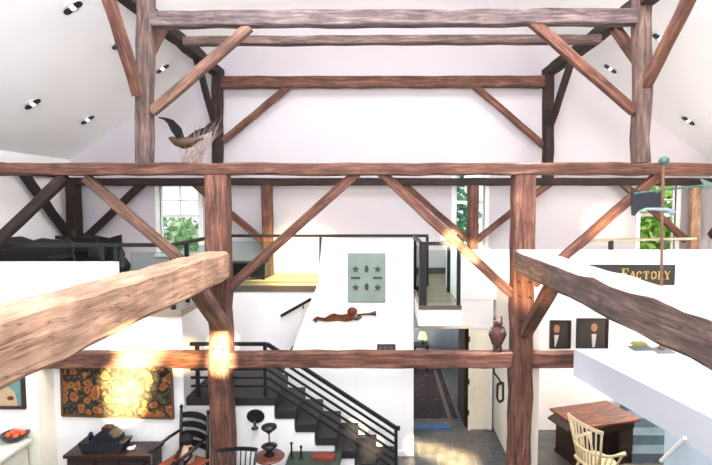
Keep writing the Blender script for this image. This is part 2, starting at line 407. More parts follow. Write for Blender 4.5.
# tie beams
b0 = U(0, 169, Y=YF-.12).z
beam('cross_beam', 'long weathered cross beam running the full width in front, resting on both tall posts', (XL, YF, ZC+.475), (XR, YF, ZC+.475), .26, .165, W_BRN, group=BG, jit=.009)
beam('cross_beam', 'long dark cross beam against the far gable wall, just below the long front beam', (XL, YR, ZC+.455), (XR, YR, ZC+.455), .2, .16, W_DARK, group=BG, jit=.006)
beam('cross_beam', 'lower cross beam with orange glow, at mid height in front of the staircase', (-4.86, YF-.03, ZC-2.235), (2.95, YF-.03, ZC-2.235), .16, .225, W_RED, group=BG, jit=.008)
beam('cross_beam', 'thick silvery topmost cross beam nearest the top edge, between the two upper posts', U(150, 20, Y=YF), U(636, 17.5, Y=YF), .16, .205, W_SILV, group=BG, jit=.008)
beam('cross_beam', 'thin brown cross beam just behind the silvery topmost one', U(184, 41.5, Y=7.75), U(600, 39.5, Y=7.75), .14, .13, W_GREY, group=BG, jit=.006)
beam('cross_beam', 'dark cross beam between the two dark far upper posts, lowest of the three upper beams', U(215, 82.5, Y=YR), U(552, 82, Y=YR), .18, .23, W_BRN, group=BG, jit=.006)
# upper posts
beam('timber_post', 'upper post at left standing on the long front beam', U(144.5, 163, Y=YF), U(145.5, -6, Y=YF), .2, .2, W_GREY, cat='post', group=PG)
beam('timber_post', 'upper post at right standing on the long front beam', U(640, 163, Y=YF), U(642.5, -6, Y=YF), .2, .21, W_GREY, cat='post', group=PG)
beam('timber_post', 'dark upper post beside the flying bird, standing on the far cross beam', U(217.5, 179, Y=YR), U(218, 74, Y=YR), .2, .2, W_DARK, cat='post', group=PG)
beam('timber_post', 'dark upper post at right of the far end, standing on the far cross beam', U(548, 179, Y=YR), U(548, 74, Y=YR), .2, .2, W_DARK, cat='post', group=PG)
# purlin plates
hp = ZC+2.79
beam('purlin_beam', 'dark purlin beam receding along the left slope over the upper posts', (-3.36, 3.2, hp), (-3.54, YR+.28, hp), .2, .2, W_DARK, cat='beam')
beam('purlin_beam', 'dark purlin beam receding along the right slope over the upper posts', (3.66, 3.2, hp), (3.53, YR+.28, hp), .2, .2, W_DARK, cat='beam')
# posts on the loft against the gable
for (x, lb, mt, wd) in ((-6.62, 'dark loft post in the left corner by the carved settle', W_DARK, .28), (-2.48, 'reddish loft post left of the slanted white panel, behind the glass railing', W_RED, .26),
                    (1.93, 'reddish loft post in front of the narrow tall window', W_RED, .3), (6.68, 'thin loft post right of the green window', W_TAN, .15)):
    beam('loft_post', lb, (x, YR, LZ), (x, YR, ZC+.38), .2, wd, mt, cat='post', group='posts on the loft', jit=.006)
# side plates the longitudinal braces rise to
beam('side_beam', 'dark side beam under the left eave', (XL+.12, 3.0, ZC+.62), (XL+.12, YR-.12, ZC+.62), .2, .18, W_DARK, cat='beam')
beam('side_beam', 'brown side beam under the right eave', (XR-.12, 3.0, ZC+.62), (XR-.12, YR-.12, ZC+.62), .2, .18, W_BRN, cat='beam')
# big dropped beams coming towards the viewer
beam('dropped_beam', 'massive pale hewn beam at left running toward the viewer from the left tall post', (-2.30, 6.62, ZC-.86), (-2.30, 1.3, ZC-.84), .33, .39, W_TAN, jit=.007, ends=(.33, .42))
beam('dropped_beam', 'massive dark hewn beam at right running toward the viewer from the right tall post', (1.985, 6.62, ZC-.80), (1.985, 1.3, ZC-.77), .33, .30, W_GREY, jit=.007, ends=(.33, .33))
# braces: front bent
brace('broad warm brace rising leftward from the left tall post to the front beam', (86, 178), (205, 281), YF, .13, .13, W_MID)
brace('long dark brace from the left tall post up to the middle of the front beam', (359, 171), (228, 289), YF, .13, .13, W_BRN)
brace('long sunlit brace from the right tall post up to the middle of the front beam', (379, 171), (512, 294), YF, .13, .13, W_RED)
brace('broad brace rising rightward from the right tall post toward the weathervane', (658, 175), (533, 284), YF, .12, .13, W_RED)
brace('dark brace at the left edge, rising over the carved settle to the front beam', (66, 176), (-28, 266), YF, .14, .12, W_DARK)
# braces: gable bent
brace('dark brace rising rightward from the corner loft post, left of the leafy window', (79, 245), (145, 181), YR, .14, .12, W_DARK)
brace('thin brace meeting the reddish loft post from its left, behind the left tall post', (192, 182), (266, 243), YR, .14, .1, W_RED)
brace('slender brace meeting the narrow-window post from its left, behind a longer brace', (402, 182), (468, 240), YR, .12, .1, W_BRN)
brace('slender brace meeting the narrow-window post from its right, behind the right tall post', (476, 240), (552, 182), YR, .13, .1, W_RED)
brace('slender brace meeting the thin loft post across the green window', (622, 183), (686, 240), YR, .14, .1, W_RED)
# longitudinal braces at the side walls
def lbrace(label, a, b, w, d, mat): return beam('knee_brace', label, a, b, w, d, mat, cat='brace', group='knee braces of the timber frame', jit=.006)
lbrace('dark brace along the left wall, crossing behind the brace over the carved settle', (XL+.16, YR-.05, ZC-.72), (XL+.16, 9.0, ZC+.56), .12, .16, W_DARK)
lbrace('short brace at the right edge rising along the right wall from the thin loft post', (XR-.16, YR-.05, ZC-.70), (XR-.16, 9.0, ZC+.56), .12, .16, W_BRN)
# upper frame braces
brace('long brown brace from the left upper post up to the silvery topmost beam', (152, 112), (250, 27), YF, .13, .11, W_MID)
brace('long reddish brace from the right upper post up to the silvery topmost beam', (634, 111), (532, 22), YF, .13, .11, W_RED)
brace('thin dark brace by the bird, rising rightward from the far left upper post', (223, 141), (289, 86), YR, .13, .1, W_BRN)
brace('thin brace rising leftward from the far right upper post to the far upper beam', (544, 146), (474, 85), YR, .13, .1, W_BRN)
lbrace('brown brace at top left rising toward the viewer from the left upper post', (-3.37, YF-.08, ZC+1.5), (-3.33, 5.82, ZC+2.74), .13, .14, W_RED)
lbrace('short brace rising away from the left upper post to the left purlin', (-3.37, YF+.08, ZC+1.95), (-3.42, 7.62, ZC+2.7), .13, .14, W_BRN)
lbrace('dark brace at top right rising toward the viewer from the right upper post', (3.62, YF-.08, ZC+1.62), (3.66, 5.6, ZC+2.72), .13, .14, W_BRN)
lbrace('short brace rising away from the right upper post to the right purlin', (3.62, YF+.08, ZC+1.95), (3.6, 7.62, ZC+2.7), .13, .14, W_BRN)
lbrace('thin dark brace rising toward the viewer from the far left upper post above the bird', (-3.56, YR-.08, ZC+1.75), (-3.52, 9.25, ZC+2.72), .11, .13, W_DARK)
lbrace('thin dark brace rising toward the viewer from the far right upper post', (3.54, YR-.08, ZC+1.65), (3.53, 9.1, ZC+2.72), .11, .13, W_DARK)
# knee braces below the dropped beams
lbrace('glowing knee brace under the massive pale left beam, against the left tall post', (-2.27, YF-.13, ZC-1.72), (-2.27, 5.75, ZC-1.0), .2, .17, W_MID)
lbrace('knee brace under the massive dark right beam, against the right tall post', (2.02, YF-.1, ZC-1.85), (2.02, 5.6, ZC-.92), .15, .15, W_BRN)

# ------------------------------------------------------------------ railings
def rail_run(name, label, P, posts, panels, top, low, base=None, group='railings along the lofts', rr=.025, mat=None):
    """P: polyline of the top rail at the floor; posts: points"""
    t = thing(name, label, 'railing', P[0], group=group)
    for a, b in zip(P, P[1:]):
        MB().bar(Vector(a)+Vector((0, 0, top)), Vector(b)+Vector((0, 0, top)), rr*2, rr*2.2).build('handrail', mat or BLACK, t, rel=WD)
    for p in posts:
        p = Vector(p); MB().bar(p, p+Vector((0, 0, top-.02)), .055, .055).build('post', BLACK, t, rel=WD)
    for a, b in panels:
        a = Vector(a); b = Vector(b); d = (b-a).normalized(); n = Vector((-d.y, d.x, 0))*.006
        q = [a+Vector((0, 0, low)), b+Vector((0, 0, low)), b+Vector((0, 0, top-.1)), a+Vector((0, 0, top-.1))]
        MB().prism(q, n).build('glass_panel', GLASS, t, rel=WD)
    return t
c1 = Vector((-3.08, 6.98, LZ)); c2 = Vector((-3.08, YB-.1, LZ))
rail_run('glass_railing', 'black railing with glass panels around the left loft beside the white parapet', [(XL+.1, 6.99, LZ), c1, c2, (-2.9, YB+.02, LZ)],
         [(-4.09, 6.99, LZ), (-3.9, 6.99, LZ), c1, (-3.08, 7.5, LZ), (-3.08, YB-.12, LZ)], [((-3.70, 6.985, LZ), c1), (c1, c2)], .95, .05)
e1 = U(428, 287, Y=YB+.03); e1.z = LZ
rail_run('glass_railing', 'long black railing with glass panels along the far loft above the staircase', [(-2.9, YB+.03, LZ), e1],
         [U(321, 287, Y=YB+.03).xy.to_3d()+Vector((0, 0, LZ)), (-2.86, YB+.03, LZ), (e1.x-.02, YB+.03, LZ)], [((-2.82, YB+.03, LZ), (-1.2, YB+.03, LZ)), ((-1.14, YB+.03, LZ), (.45, YB+.03, LZ))], .95, .05)
k0 = Vector((.575, YB-.1, LZ)); k1 = Vector((.575, 7.24, LZ)); k2 = Vector((1.15, 7.24, LZ)); k3 = Vector((1.15, 8.4, LZ))
rail_run('glass_railing', 'black railing with glass panels around the small balcony right of the white panel', [k0, k1, k2, k3],
         [k1, k2, k1+Vector((.06, 0, 0)), (1.15, 8.35, LZ), (.575, YB-.3, LZ)], [(k0, k1), (k1+Vector((.09, 0, 0)), k2-Vector((.03, 0, 0)))], .95, .04)
pz = pr.z
rr_ = thing('steel_railing', 'pale rail on short black stubs above the white parapet by the green window', 'railing', (5, YB+.06, pz), group='railings along the lofts')
r0 = U(588, 240.5, Y=YB+.06); r1 = U(696, 238.8, Y=YB+.06)
MB().tube([r0, r1], .028, 8).build('handrail', plain('pale_steel', '#a59880', .4, .1, 8, .4), rr_, rel=WD)
for px in (611, 664):
    p = U(px, 240, Y=YB+.06); MB().bar((p.x, p.y, pz), (p.x, p.y, r0.z), .07, .07).build('post', BLACK, rr_, rel=WD)
# stair railing
YSR = YS0+.05
sr = thing('stair_railing', 'black metal stair railing with five slanting bars', 'railing', (-1.7, YSR, LAND), group='railings along the lofts')
def up(px, py, Y=YSR): return U(px, py, Y=Y)
tl, tk, te = up(190, 344), up(267, 344), up(396, 428)
MB().bar(tl, tk, .045, .05).bar(tk, te, .045, .055).bar(te, te+Vector((.06, 0, -.005)), .045, .055).build('handrail', BLACK, sr, rel=WD)
for px in (197, 265):
    p = up(px, 344); MB().bar((p.x, YSR, LAND), (p.x, YSR, p.z), .05, .05).build('post', BLACK, sr, rel=WD)
MB().bar((te.x, YSR, 0), (te.x, YSR, te.z), .05, .05).build('newel_post', BLACK, sr, rel=WD)
for k in range(1, 6):
    d = Vector((0, 0, -.128*k))
    MB().bar(tl+d, tk+d, .024, .034).bar(tk+d, te+d, .024, .034).build('rail_bar', BLACK, sr, rel=WD)
wh = thing('wall_handrail', 'short black handrail on the grey wall left of the slanted white panel', 'handrail', U(297, 308, Y=YB-.06))
MB().tube([U(281, 316, Y=YB-.06), U(311, 299, Y=YB-.06)], .028, 8).build('rail', BLACK, wh, rel=WD)
pq = U(303, 305, Y=YB-.06)
MB().tube([pq+Vector((0, .005, -.02)), pq+Vector((0, .03, -.07)), pq+Vector((0, .062, -.07))], .012, 6).build('bracket', BLACK, wh, rel=WD)
hb = thing('wall_handrail', 'white slanting rail on the pale wall under the right bulkhead', 'handrail', (3.1, 4.2, 1))
pa, pb = U(661, 461, Y=4.95), U(685, 438, Y=4.6)
MB().tube([pa, pb], .02, 8).build('rail', TRIM, hb, rel=WD)

# ------------------------------------------------------------------ wall pieces
# star panel
YW = YP-.001
sp0, sp1 = U(348, 302, Y=YW), U(385.5, 253, Y=YW)
sp = thing('star_panel', 'grey-green panel pierced with four stars hanging on the white panel wall', 'wall panel', ((sp0.x+sp1.x)/2, YW-.03, (sp0.z+sp1.z)/2))
w_, h_ = sp1.x-sp0.x, sp1.z-sp0.z
MB().box((-w_/2, 0, -h_/2), (w_/2, .03, h_/2), bev=.0).build('frame', plain('panel_edge', '#8a9080', .6), sp)
def rrect(w, h, r, y, n=5):
    out = []
    for cx, cz, a0 in ((w/2-r, h/2-r, 0), (-w/2+r, h/2-r, 90), (-w/2+r, -h/2+r, 180), (w/2-r, -h/2+r, 270)):
        for i in range(n+1):
            a = math.radians(a0+90*i/n); out.append((cx+r*math.cos(a), y, cz+r*math.sin(a)))
    return out
MB().prism(rrect(w_*.96, h_*.965, .04, 0), (0, -.012, 0)).build('panel', plain('sage_tin', '#828f86', .45, .12, 3, .2), sp)
DK = plain('pierced_dark', '#3c4038', .7, .2)
def star(cx, cz, r, y):
    return [(cx+(r if i % 2 == 0 else r*.42)*math.cos(PI/2+PI*i/5), y, cz+(r if i % 2 == 0 else r*.42)*math.sin(PI/2+PI*i/5)) for i in range(10)]
sx_, sz_ = w_*.29, h_*.2
for i in (-1, 1):
    for j in (-1, 1): MB().prism(star(i*sx_, h_*-.01+j*sz_*.93+.0, .072, -.012), (0, -.006, 0)).build('star', DK, sp)
    MB().box((i*sx_-.075, -.018, -.02), (i*sx_+.075, -.012, .02)).build('bar', DK, sp)
    MB().lathe([(.035, 0), (.035, .006)], (-.0, -.012, i*sz_*.9), 12, Matrix.Rotation(PI/2, 4, 'X'), 1, 1.8).build('oval', DK, sp)
# angel weathervane figure (flat copper)
COP = plain('aged_copper', '#5c321f', .45, .45, 9, .35)
an = thing('angel_figure', 'flat copper flying angel blowing a horn, mounted on the white panel wall', 'wall figure', U(345, 317, Y=YW))
def flatpoly(pxs, y, d, name, mat, parent):
    return MB().prism([U(p, q, Y=y) for p, q in pxs], (0, d, 0)).build(name, mat, parent, rel=WD)
flatpoly([(312, 320.5), (315, 317.5), (318, 316.5), (320, 317.5), (325, 317.8), (330, 314.5), (334, 313.4), (338, 314.6), (343, 314.8), (349, 313.5), (352, 314), (354, 317), (352, 320.5), (346, 321.6), (338, 321.4), (330, 321.8), (322, 321), (318, 320.4), (315.5, 323), (314, 320.8)], YW-.03, .022, 'body', COP, an)
MB().ball(U(352.3, 311.5, Y=YW-.03), (.085, .03, .075)).build('head', plain('copper_dark', '#6b3018', .5, .3, 9, .3), an, True, rel=WD)
MB().tube([U(352, 317, Y=YW-.03), U(357, 318.5, Y=YW-.03), U(361, 316, Y=YW-.03)], [.04, .035, .03], 8).build('arm', plain('copper_arm', '#4a2a20', .5, .3), an, True, rel=WD)
MB().tube([U(357, 314.8, Y=YW-.03), U(368, 314, Y=YW-.03), U(373, 313.6, Y=YW-.03), U(376, 313.2, Y=YW-.03)], [.012, .018, .03, .048], 10).build('horn', COP, an, True, rel=WD)
a0, a1 = U(377, 354, Y=YW), U(395.5, 344, Y=YW)
pl = thing('wall_plaque', 'small dark carved plaque on the white panel above the lower cross beam', 'plaque', ((a0.x+a1.x)/2, YW-.02, (a0.z+a1.z)/2))
w2, h2 = a1.x-a0.x, a1.z-a0.z
MB().box((-w2/2, 0, -h2/2), (w2/2, .02, h2/2), bev=.006).build('plate', plain('plaque_dark', '#3a322c', .6, .3, 20), pl)
for i in range(3): MB().box((-w2*.4+i*w2*.28, -.008, -h2*.3), (-w2*.4+i*w2*.28+w2*.2, 0, h2*.3)).build('relief', plain('plaque_relief', '#5a4f42', .6), pl)
# tapestry
YT = 6.948
tp = thing('framed_tapestry', 'wide floral tapestry in orange and dark green on the wall above the dark chest', 'tapestry', U(116, 391, Y=YT))
q = [U(p, r, Y=YT-.03) for p, r in ((61, 363), (171, 363.5), (173.5, 418.5), (62.5, 415.5))]
MB().prism(q, (0, .028, 0)).build('canvas', tapestry_mat(), tp, rel=WD)
fm = MB()
for a, b in zip(q, q[1:]+q[:1]): fm.bar(a, b, .03, .022, up=(0, 1, 0))
fm.build('frame', plain('thin_frame', '#5d3f26', .5), tp, rel=WD)
# portraits
YQ = YB-.002
def portrait(px, label, faceu, tie):
    x0, y0, x1, y1 = px; a = U(x0, y1, Y=YQ); b = U(x1, y0, Y=YQ); w, h = b.x-a.x, b.z-a.z
    t = thing('portrait_painting', label, 'painting', ((a.x+b.x)/2, YQ-.03, (a.z+b.z)/2), group='old portraits on the wall')
    f = MB()
    for (p, q_) in (((-w/2, -h/2), (w/2, -h/2+.03)), ((-w/2, h/2-.03), (w/2, h/2)), ((-w/2, -h/2+.03), (-w/2+.03, h/2-.03)), ((w/2-.03, -h/2+.03), (w/2, h/2-.03))):
        f.box((p[0], -.02, p[1]), (q_[0], .03, q_[1]))
    f.build('frame', plain('black_frame', '#1b1510', .4), t)
    MB().box((-w/2+.02, .0, -h/2+.02), (w/2-.02, .02, h/2-.02)).build('canvas', plain('brown_canvas', '#21150d', .6, .4, 4), t)
    cx = faceu*w
    MB().prism([(max(cx-.19, -w/2+.03), -.001, -h/2+.03), (min(cx+.19, w/2-.03), -.001, -h/2+.03), (min(cx+.17, w/2-.03), -.001, -h*.2), (cx+.06, -.001, -.0), (cx-.06, -.001, -.0), (max(cx-.17, -w/2+.03), -.001, -h*.2)], (0, -.003, 0)).build('painted_coat', plain('painted_coat', '#0f0d10', .6), t)
    MB().lathe([(.06, 0), (.06, .006)], (cx, .0, h*.2), 16, Matrix.Rotation(PI/2, 4, 'X'), 1, 1.3).build('painted_face', plain('painted_face', '#8e5a42', .6, .15, 12), t)
    MB().lathe([(.066, 0), (.066, .004)], (cx-.006, .002, h*.26), 16, Matrix.Rotation(PI/2, 4, 'X'), 1, .9).build('painted_hair', plain('painted_hair', '#2a1a10', .6), t)
    MB().prism([(cx-.045, -.004, -.01), (cx+.045, -.004, -.01), (cx+tie, -.004, -h*.45), (cx-.03, -.004, -h*.45)], (0, -.002, 0)).build('painted_shirt', plain('painted_shirt', '#a39c96', .6), t)
portrait((549, 320, 570.5, 348), 'narrow dark portrait of a person, nearest the right tall post', -.18, -.02)
portrait((575.5, 318, 608, 348), 'wide dark portrait of a person in black coat and pale cravat', .05, .02)
# factory sign
YS = YB-.02
s0, s1 = U(545, 285, Y=YS), U(674.5, 264.5, Y=YS)
sg = thing('factory_sign', 'long black sign with gold lettering hanging on the white parapet behind the right beam', 'sign', ((s0.x+s1.x)/2, YS-.03, (s0.z+s1.z)/2))
w3, h3 = s1.x-s0.x, s1.z-s0.z
MB().box((-w3/2, 0, -h3/2), (w3/2, .03, h3/2)).build('board', plain('sign_black', '#14120f', .35, .3, 6), sg)
lt = MB()
def letter(ch, cx, cz, w, h):
    T, t = w*.26, w*.11                   # thick / thin strokes
    def b(x0, z0, x1, z1): lt.box((cx+x0*w-w/2, -.008, cz+z0*h-h/2), (cx+x1*w-w/2, 0, cz+z1*h-h/2))
    def dg(x0, z0, x1, z1, th): lt.bar((cx+x0*w-w/2, -.004, cz+z0*h-h/2), (cx+x1*w-w/2, -.004, cz+z1*h-h/2), .008, th)
    def arc(a0, a1):
        n = 14
        for i in range(n):
            p = [math.radians(a0+(a1-a0)*k/n) for k in (i, i+1)]
            P = [(cx+math.cos(a)*w*.4, -.004, cz+math.sin(a)*h*.44) for a in p]
            lt.bar(P[0], P[1], .008, t+(T-t)*abs(math.cos(p[0])))
    if ch == 'F': b(.15, 0, .41, 1); b(.05, 0, .5, .08); b(.05, .92, .95, 1); b(.86, .74, .95, 1); b(.4, .48, .7, .56); b(.64, .4, .7, .64)
    if ch == 'A': dg(.12, 0, .5, 1, t); dg(.5, 1, .88, 0, T); b(.25, .3, .72, .38); b(0, 0, .3, .07); b(.66, 0, 1.05, .07)
    if ch == 'C': arc(40, 320); b(.78, .66, .88, .95)
    if ch == 'T': b(.37, 0, .63, 1); b(.05, .92, .95, 1); b(.05, .7, .13, 1); b(.87, .7, .95, 1); b(.25, 0, .75, .07)
    if ch == 'O': arc(0, 360)
    if ch == 'R': b(.12, 0, .38, 1); b(.02, 0, .48, .07); b(.02, .93, .6, 1); b(.62, .56, .84, .95); b(.3, .48, .7, .55); dg(.5, .5, .9, 0, T*.9); b(.8, 0, 1, .07)
    if ch == 'Y': dg(.08, 1, .5, .5, T); dg(.92, 1, .5, .5, t); b(.38, 0, .62, .52); b(.22, 0, .78, .07); b(-.02, .93, .28, 1); b(.74, .93, 1.02, 1)
for ch, px, hh in (('F', 624.8, .205), ('A', 632.5, .155), ('C', 639, .155), ('T', 646.2, .155), ('O', 653.6, .155), ('R', 660.6, .155), ('Y', 667.3, .155)):
    p = U(px, 275.2, Y=YS-.03); letter(ch, p.x-(s0.x+s1.x)/2, p.z-(s0.z+s1.z)/2-.0+(hh-.155)/2, .112 if ch != 'F' else .14, hh)
lt.build('lettering', plain('gold_leaf', '#b3904e', .4, .15, 10, .3), sg)
# left edge picture
YV = 6.618
v = [U(-26, 409, Y=YV-.03), U(24, 375, Y=YV-.03)]
pt = thing('framed_picture', 'dark framed picture of teal and tan shapes at the left edge above the fruit bowl', 'picture', ((v[0].x+v[1].x)/2, YV-.03, (v[0].z+v[1].z)/2))
w4, h4 = v[1].x-v[0].x, v[1].z-v[0].z
f = MB()
for (p, q_) in (((-w4/2, -h4/2), (w4/2, -h4/2+.045)), ((-w4/2, h4/2-.045), (w4/2, h4/2)), ((-w4/2, -h4/2+.045), (-w4/2+.045, h4/2-.045)), ((w4/2-.045, -h4/2+.045), (w4/2, h4/2-.045))):
    f.box((p[0], -.015, p[1]), (q_[0], .028, q_[1]))
f.build('frame', plain('dark_wood_frame', '#2a160f', .4), pt)
MB().box((-w4/2+.03, .002, -h4/2+.03), (w4/2-.03, .028, h4/2-.03)).build('painted_ground', plain('teal_ground', '#5f8580', .7, .2), pt)
MB().prism([(-w4/2+.045, .0, -h4/2+.045), (-w4/2+.045, .0, h4*.3), (0, .0, h4*.35), (w4*.3, .0, 0), (w4*.36, 0, -h4/2+.045)], (0, .004, 0)).build('painted_shape', plain('tan_shape', '#b89a7a', .7, .1), pt)
MB().lathe([(.04, 0), (.04, .006)], (w4*.22, .001, -h4*.18), 12, Matrix.Rotation(PI/2, 4, 'X'), 1.2, .8).build('painted_spot', plain('brown_spot', '#5a2c22', .7), pt)
# tin sconces on the stair wall
YK = YS0+.02
TIN = plain('black_tin', '#1c1a1a', .4, .3, 10, .3)
k = U(255.5, 416.5, Y=YK-.02)
ts = thing('wall_sconce', 'black oval tin candle sconce on the white stair wall', 'sconce', k)
RX = Matrix.Rotation(PI/2, 4, 'X')
MB().lathe([(.125, 0), (.135, .012), (.125, .018), (.08, .01)], (0, .018, .0), 24, RX, 1.0, .8).build('reflector', TIN, ts, True)
MB().lathe([(.045, -.2), (.05, -.19), (.05, -.18), (.018, -.17), (.022, -.07)], (0, -.05, .03), 14).build('candle_cup', TIN, ts, True)
MB().bar((0, .0, -.14), (0, -.05, -.145), .02, .01).build('arm', TIN, ts)

# ------------------------------------------------------------------ recessed ceiling spots
def spot(px, py, label):
    a = (px-CX)/F; u = (CY-py)/F; d = Vector((a, CT+u*ST, -ST+u*CT))
    left = px < CX
    if left: t = (EAVE-SL*XL-ZC)/(d.z-SL*d.x)
    else: t = (EAVE+SL*XR-ZC)/(d.z+SL*d.x)
    p = Vector((0, 0, ZC))+d*t
    n = Vector((SL, 0, -1)).normalized() if left else Vector((-SL, 0, -1)).normalized()
    o = thing('recessed_spotlight', label, 'ceiling light', p, group='recessed ceiling spotlights')
    yv = Vector((0, 1, 0)); xv = yv.cross(n)
    M = Matrix((xv, yv, n)).transposed().to_4x4()
    MB().lathe([(.06, 0), (.115, 0), (.115, .012), (.1, .018), (.062, .004)], (0, 0, 0), 20, M).build('trim_ring', plain('ring_white', '#c9c7ca', .4), o, True)
    for s in (-1, 1):
        MB().lathe([(.062, .016), (.062, .034)], M @ Vector((s*.085, 0, 0)) - M @ Vector((0, 0, 0)), 14, M, .95, .9).build('baffle', BLKW, o)
    MB().ball(M @ Vector((0, 0, .02)), .04, 10).build('bulb', plain('bulb', '#ffffff', .3, emis=('#ffffff', .8)), o, True)
SP = [(72, 6.5, 'ceiling spotlight on the left slope nearest the top edge'), (32, 103, 'ceiling spotlight on the left slope nearest the left edge'),
      (87, 119, 'ceiling spotlight lowest on the left slope, nearest the gable'), (119, 43, 'ceiling spotlight half hidden by the brown brace at top left'),
      (162, 68, 'ceiling spotlight on the left slope seen just right of the left upper post'), (611, 68, 'ceiling spotlight on the right slope left of the right upper post'),
      (661, 38, 'ceiling spotlight on the right slope half hidden by the dark brace at top right'), (689, 120, 'ceiling spotlight lowest on the right slope')]
for s in SP: spot(*s)

# ------------------------------------------------------------------ bird and twigs
bp_ = U(186, 141, Y=6.75)
bd = thing('carved_bird', 'dark flying carved bird with spread wings above the long front beam', 'bird', bp_)
BRD = plain('bird_brown', '#3b2413', .6, .5, 14); BWG = plain('bird_wing', '#070605', 1, .3, 14)
def bpx(px, py, dy=0): return U(px, py, Y=6.75+dy)
MB().tube([bpx(168.5, 138), bpx(171, 138.5), bpx(176, 141.5), bpx(184, 143), bpx(191, 142), bpx(197, 139.6), bpx(203, 138.2)], [.008, .035, .06, .085, .07, .035, .015], 12).build('body', BRD, bd, True, rel=WD)
MB().prism([bpx(192, 141), bpx(203, 136.8), bpx(203.5, 139.5), bpx(193, 143.5)], (0, .012, 0)).build('tail', BRD, bd, rel=WD)
def wing(pts, dy0, dy1):
    m = MB(); n = len(pts)//2
    A = [bpx(*p, dy0+(dy1-dy0)*i/(n-1)) for i, p in enumerate(pts[:n])]; B = [bpx(*p, dy0+(dy1-dy0)*i/(n-1)) for i, p in enumerate(pts[n:])]
    for i in range(n-1): m.prism([A[i], A[i+1], B[i+1], B[i]], (0, .02, 0))
    m.build('wing', BWG, bd, rel=WD)
wing([(184, 138), (181, 128), (173, 119.8), (166, 117.6), (158, 116.8), (176.5, 138.5), (170.5, 130), (167.5, 123.5), (164, 120), (158, 117.8)], -.05, -.25)
wing([(188, 136), (196, 130), (204, 127.5), (209, 123), (213, 120.5), (186, 139), (195, 137.2), (204, 134.2), (210, 131.8), (214, 128.6)], .05, .2)
tw = MB()
RT = random.Random(5)
base = Vector((bp_.x-.02, 6.79, ZC+.56))
for i in range(46):
    sgn = 1
    a = base+Vector((RT.uniform(-.06, .22), RT.uniform(-.05, .05), 0))
    tip = a+Vector((RT.uniform(-.12, .42), RT.uniform(-.12, .12), RT.uniform(.25, .68)))
    mid = (a+tip)/2+Vector((RT.uniform(-.05, .05), 0, RT.uniform(-.03, .06)))
    tw.tube([a, mid, tip], [.004, .003, .0015], 4)
tg = tw.build('dried_twigs', plain('dry_twig', '#8a7468', .9), origin=base)
tag(tg, 'spray of thin dried twigs around the flying bird on the front beam', 'twigs', kind='stuff')

# ------------------------------------------------------------------ owl, trammel, weathervane
ow = thing('carved_owl', 'carved wooden owl perched on the lower cross beam left of the right tall post', 'owl', U(497.5, 349.5, Y=YF-.03))
ow.location.z = ZC-2.118
ow.scale = (.72, .78, .88)
OW = plain('owl_wood', '#4c2e26', .7, .45, 16); OWD = plain('owl_dark', '#3c221c', .7, .3, 16)
MB().lathe([(.05, .07), (.10, .13), (.125, .24), (.12, .34), (.09, .41), (.07, .43)], (0, 0, 0), 18, None, 1, .8).build('body', OW, ow, True)
hd = MB().ball((0, -.01, .47), (.095, .085, .08)).build('head', OW, ow, True)
for s in (-1, 1):
    MB().lathe([(.032, 0), (.004, .065)], (s*.065, 0, .52), 8).build('ear_tuft', OWD, hd, True)
    MB().ball((s*.035, -.085, .485), .02, 8).build('eye', plain('owl_eye', '#1a0f0a', .3), hd, True)
    MB().tube([(s*.105, .0, .4), (s*.135, .01, .28), (s*.09, .03, .1)], [.02, .05, .012], 8).build('wing', OWD, ow, True)
    MB().tube([(s*.05, 0, .12), (s*.055, -.02, .05), (s*.055, -.02, 0.0)], [.03, .028, .035], 8).build('leg', OWD, ow, True)
MB().lathe([(.014, 0), (.002, .04)], (0, -.085, .47), 6, Matrix.Rotation(PI*.8, 4, 'X')).build('beak', OWD, hd)
MB().prism([(-.05, .06, .2), (.05, .06, .2), (.04, .09, -.0), (-.04, .09, -.0)], (0, .02, 0)).build('tail', OWD, ow)
lt_ = thing('hanging_lantern', 'small black iron lantern hanging on a hook below the owl', 'lantern', U(500, 392, Y=6.72))
def lp(px, py): return U(px, py, Y=6.72)
MB().tube([lp(493.5, 366), lp(494, 373), lp(499, 379), lp(500.5, 383)], .014, 6).build('hook', BLACK, lt_, rel=WD)
fm = MB()
cs = [lp(497.5, 384.5), lp(503, 382.5), lp(503, 400), lp(499, 402), lp(497, 397)]
for a, b in zip(cs, cs[1:]+cs[:1]): fm.bar(a, b, .03, .03, up=(0, 1, 0))
fm.build('frame', BLACK, lt_, rel=WD)
MB().prism([c+Vector((0, .005, 0)) for c in cs], (0, .006, 0)).build('pane', plain('lantern_pane', '#b9a88c', .5), lt_, rel=WD)

YVN = 6.45
wv = thing('weathervane', 'antique weathervane with dark banner, green globe and long arrow on a rod at right', 'weathervane', U(661, 345, Y=YVN))
wv.location.z = BZ1
VER = plain('verdigris', '#476660', .6, .4, 12, .2); VD = plain('vane_dark', '#151a22', .5, .4, 10); IRN = plain('rusty_rod', '#6a4a38', .6, .3)
def vp(px, py, dy=0): return U(px, py, Y=YVN+dy)
b_ = vp(661.5, 345); b_.z = BZ1
MB().tube([b_, vp(661.5, 280), vp(662, 220), vp(663.5, 160)], .02, 8).build('rod', IRN, wv, rel=WD)
MB().lathe([(.05, 0), (.05, .03), (.035, .05), (.022, .12)], b_, 16).build('foot', IRN, wv, True, rel=WD)
MB().ball(vp(664, 161), (.068, .068, .06)).build('globe', VER, wv, True, rel=WD)
MB().prism([vp(*p) for p in ((631.5, 186.5), (640, 191.5), (661, 192.5), (661, 207.5), (648, 208), (640, 209.5), (634.5, 216), (632, 215), (631.5, 204))], (0, .02, 0)).build('banner', VD, wv, rel=WD)
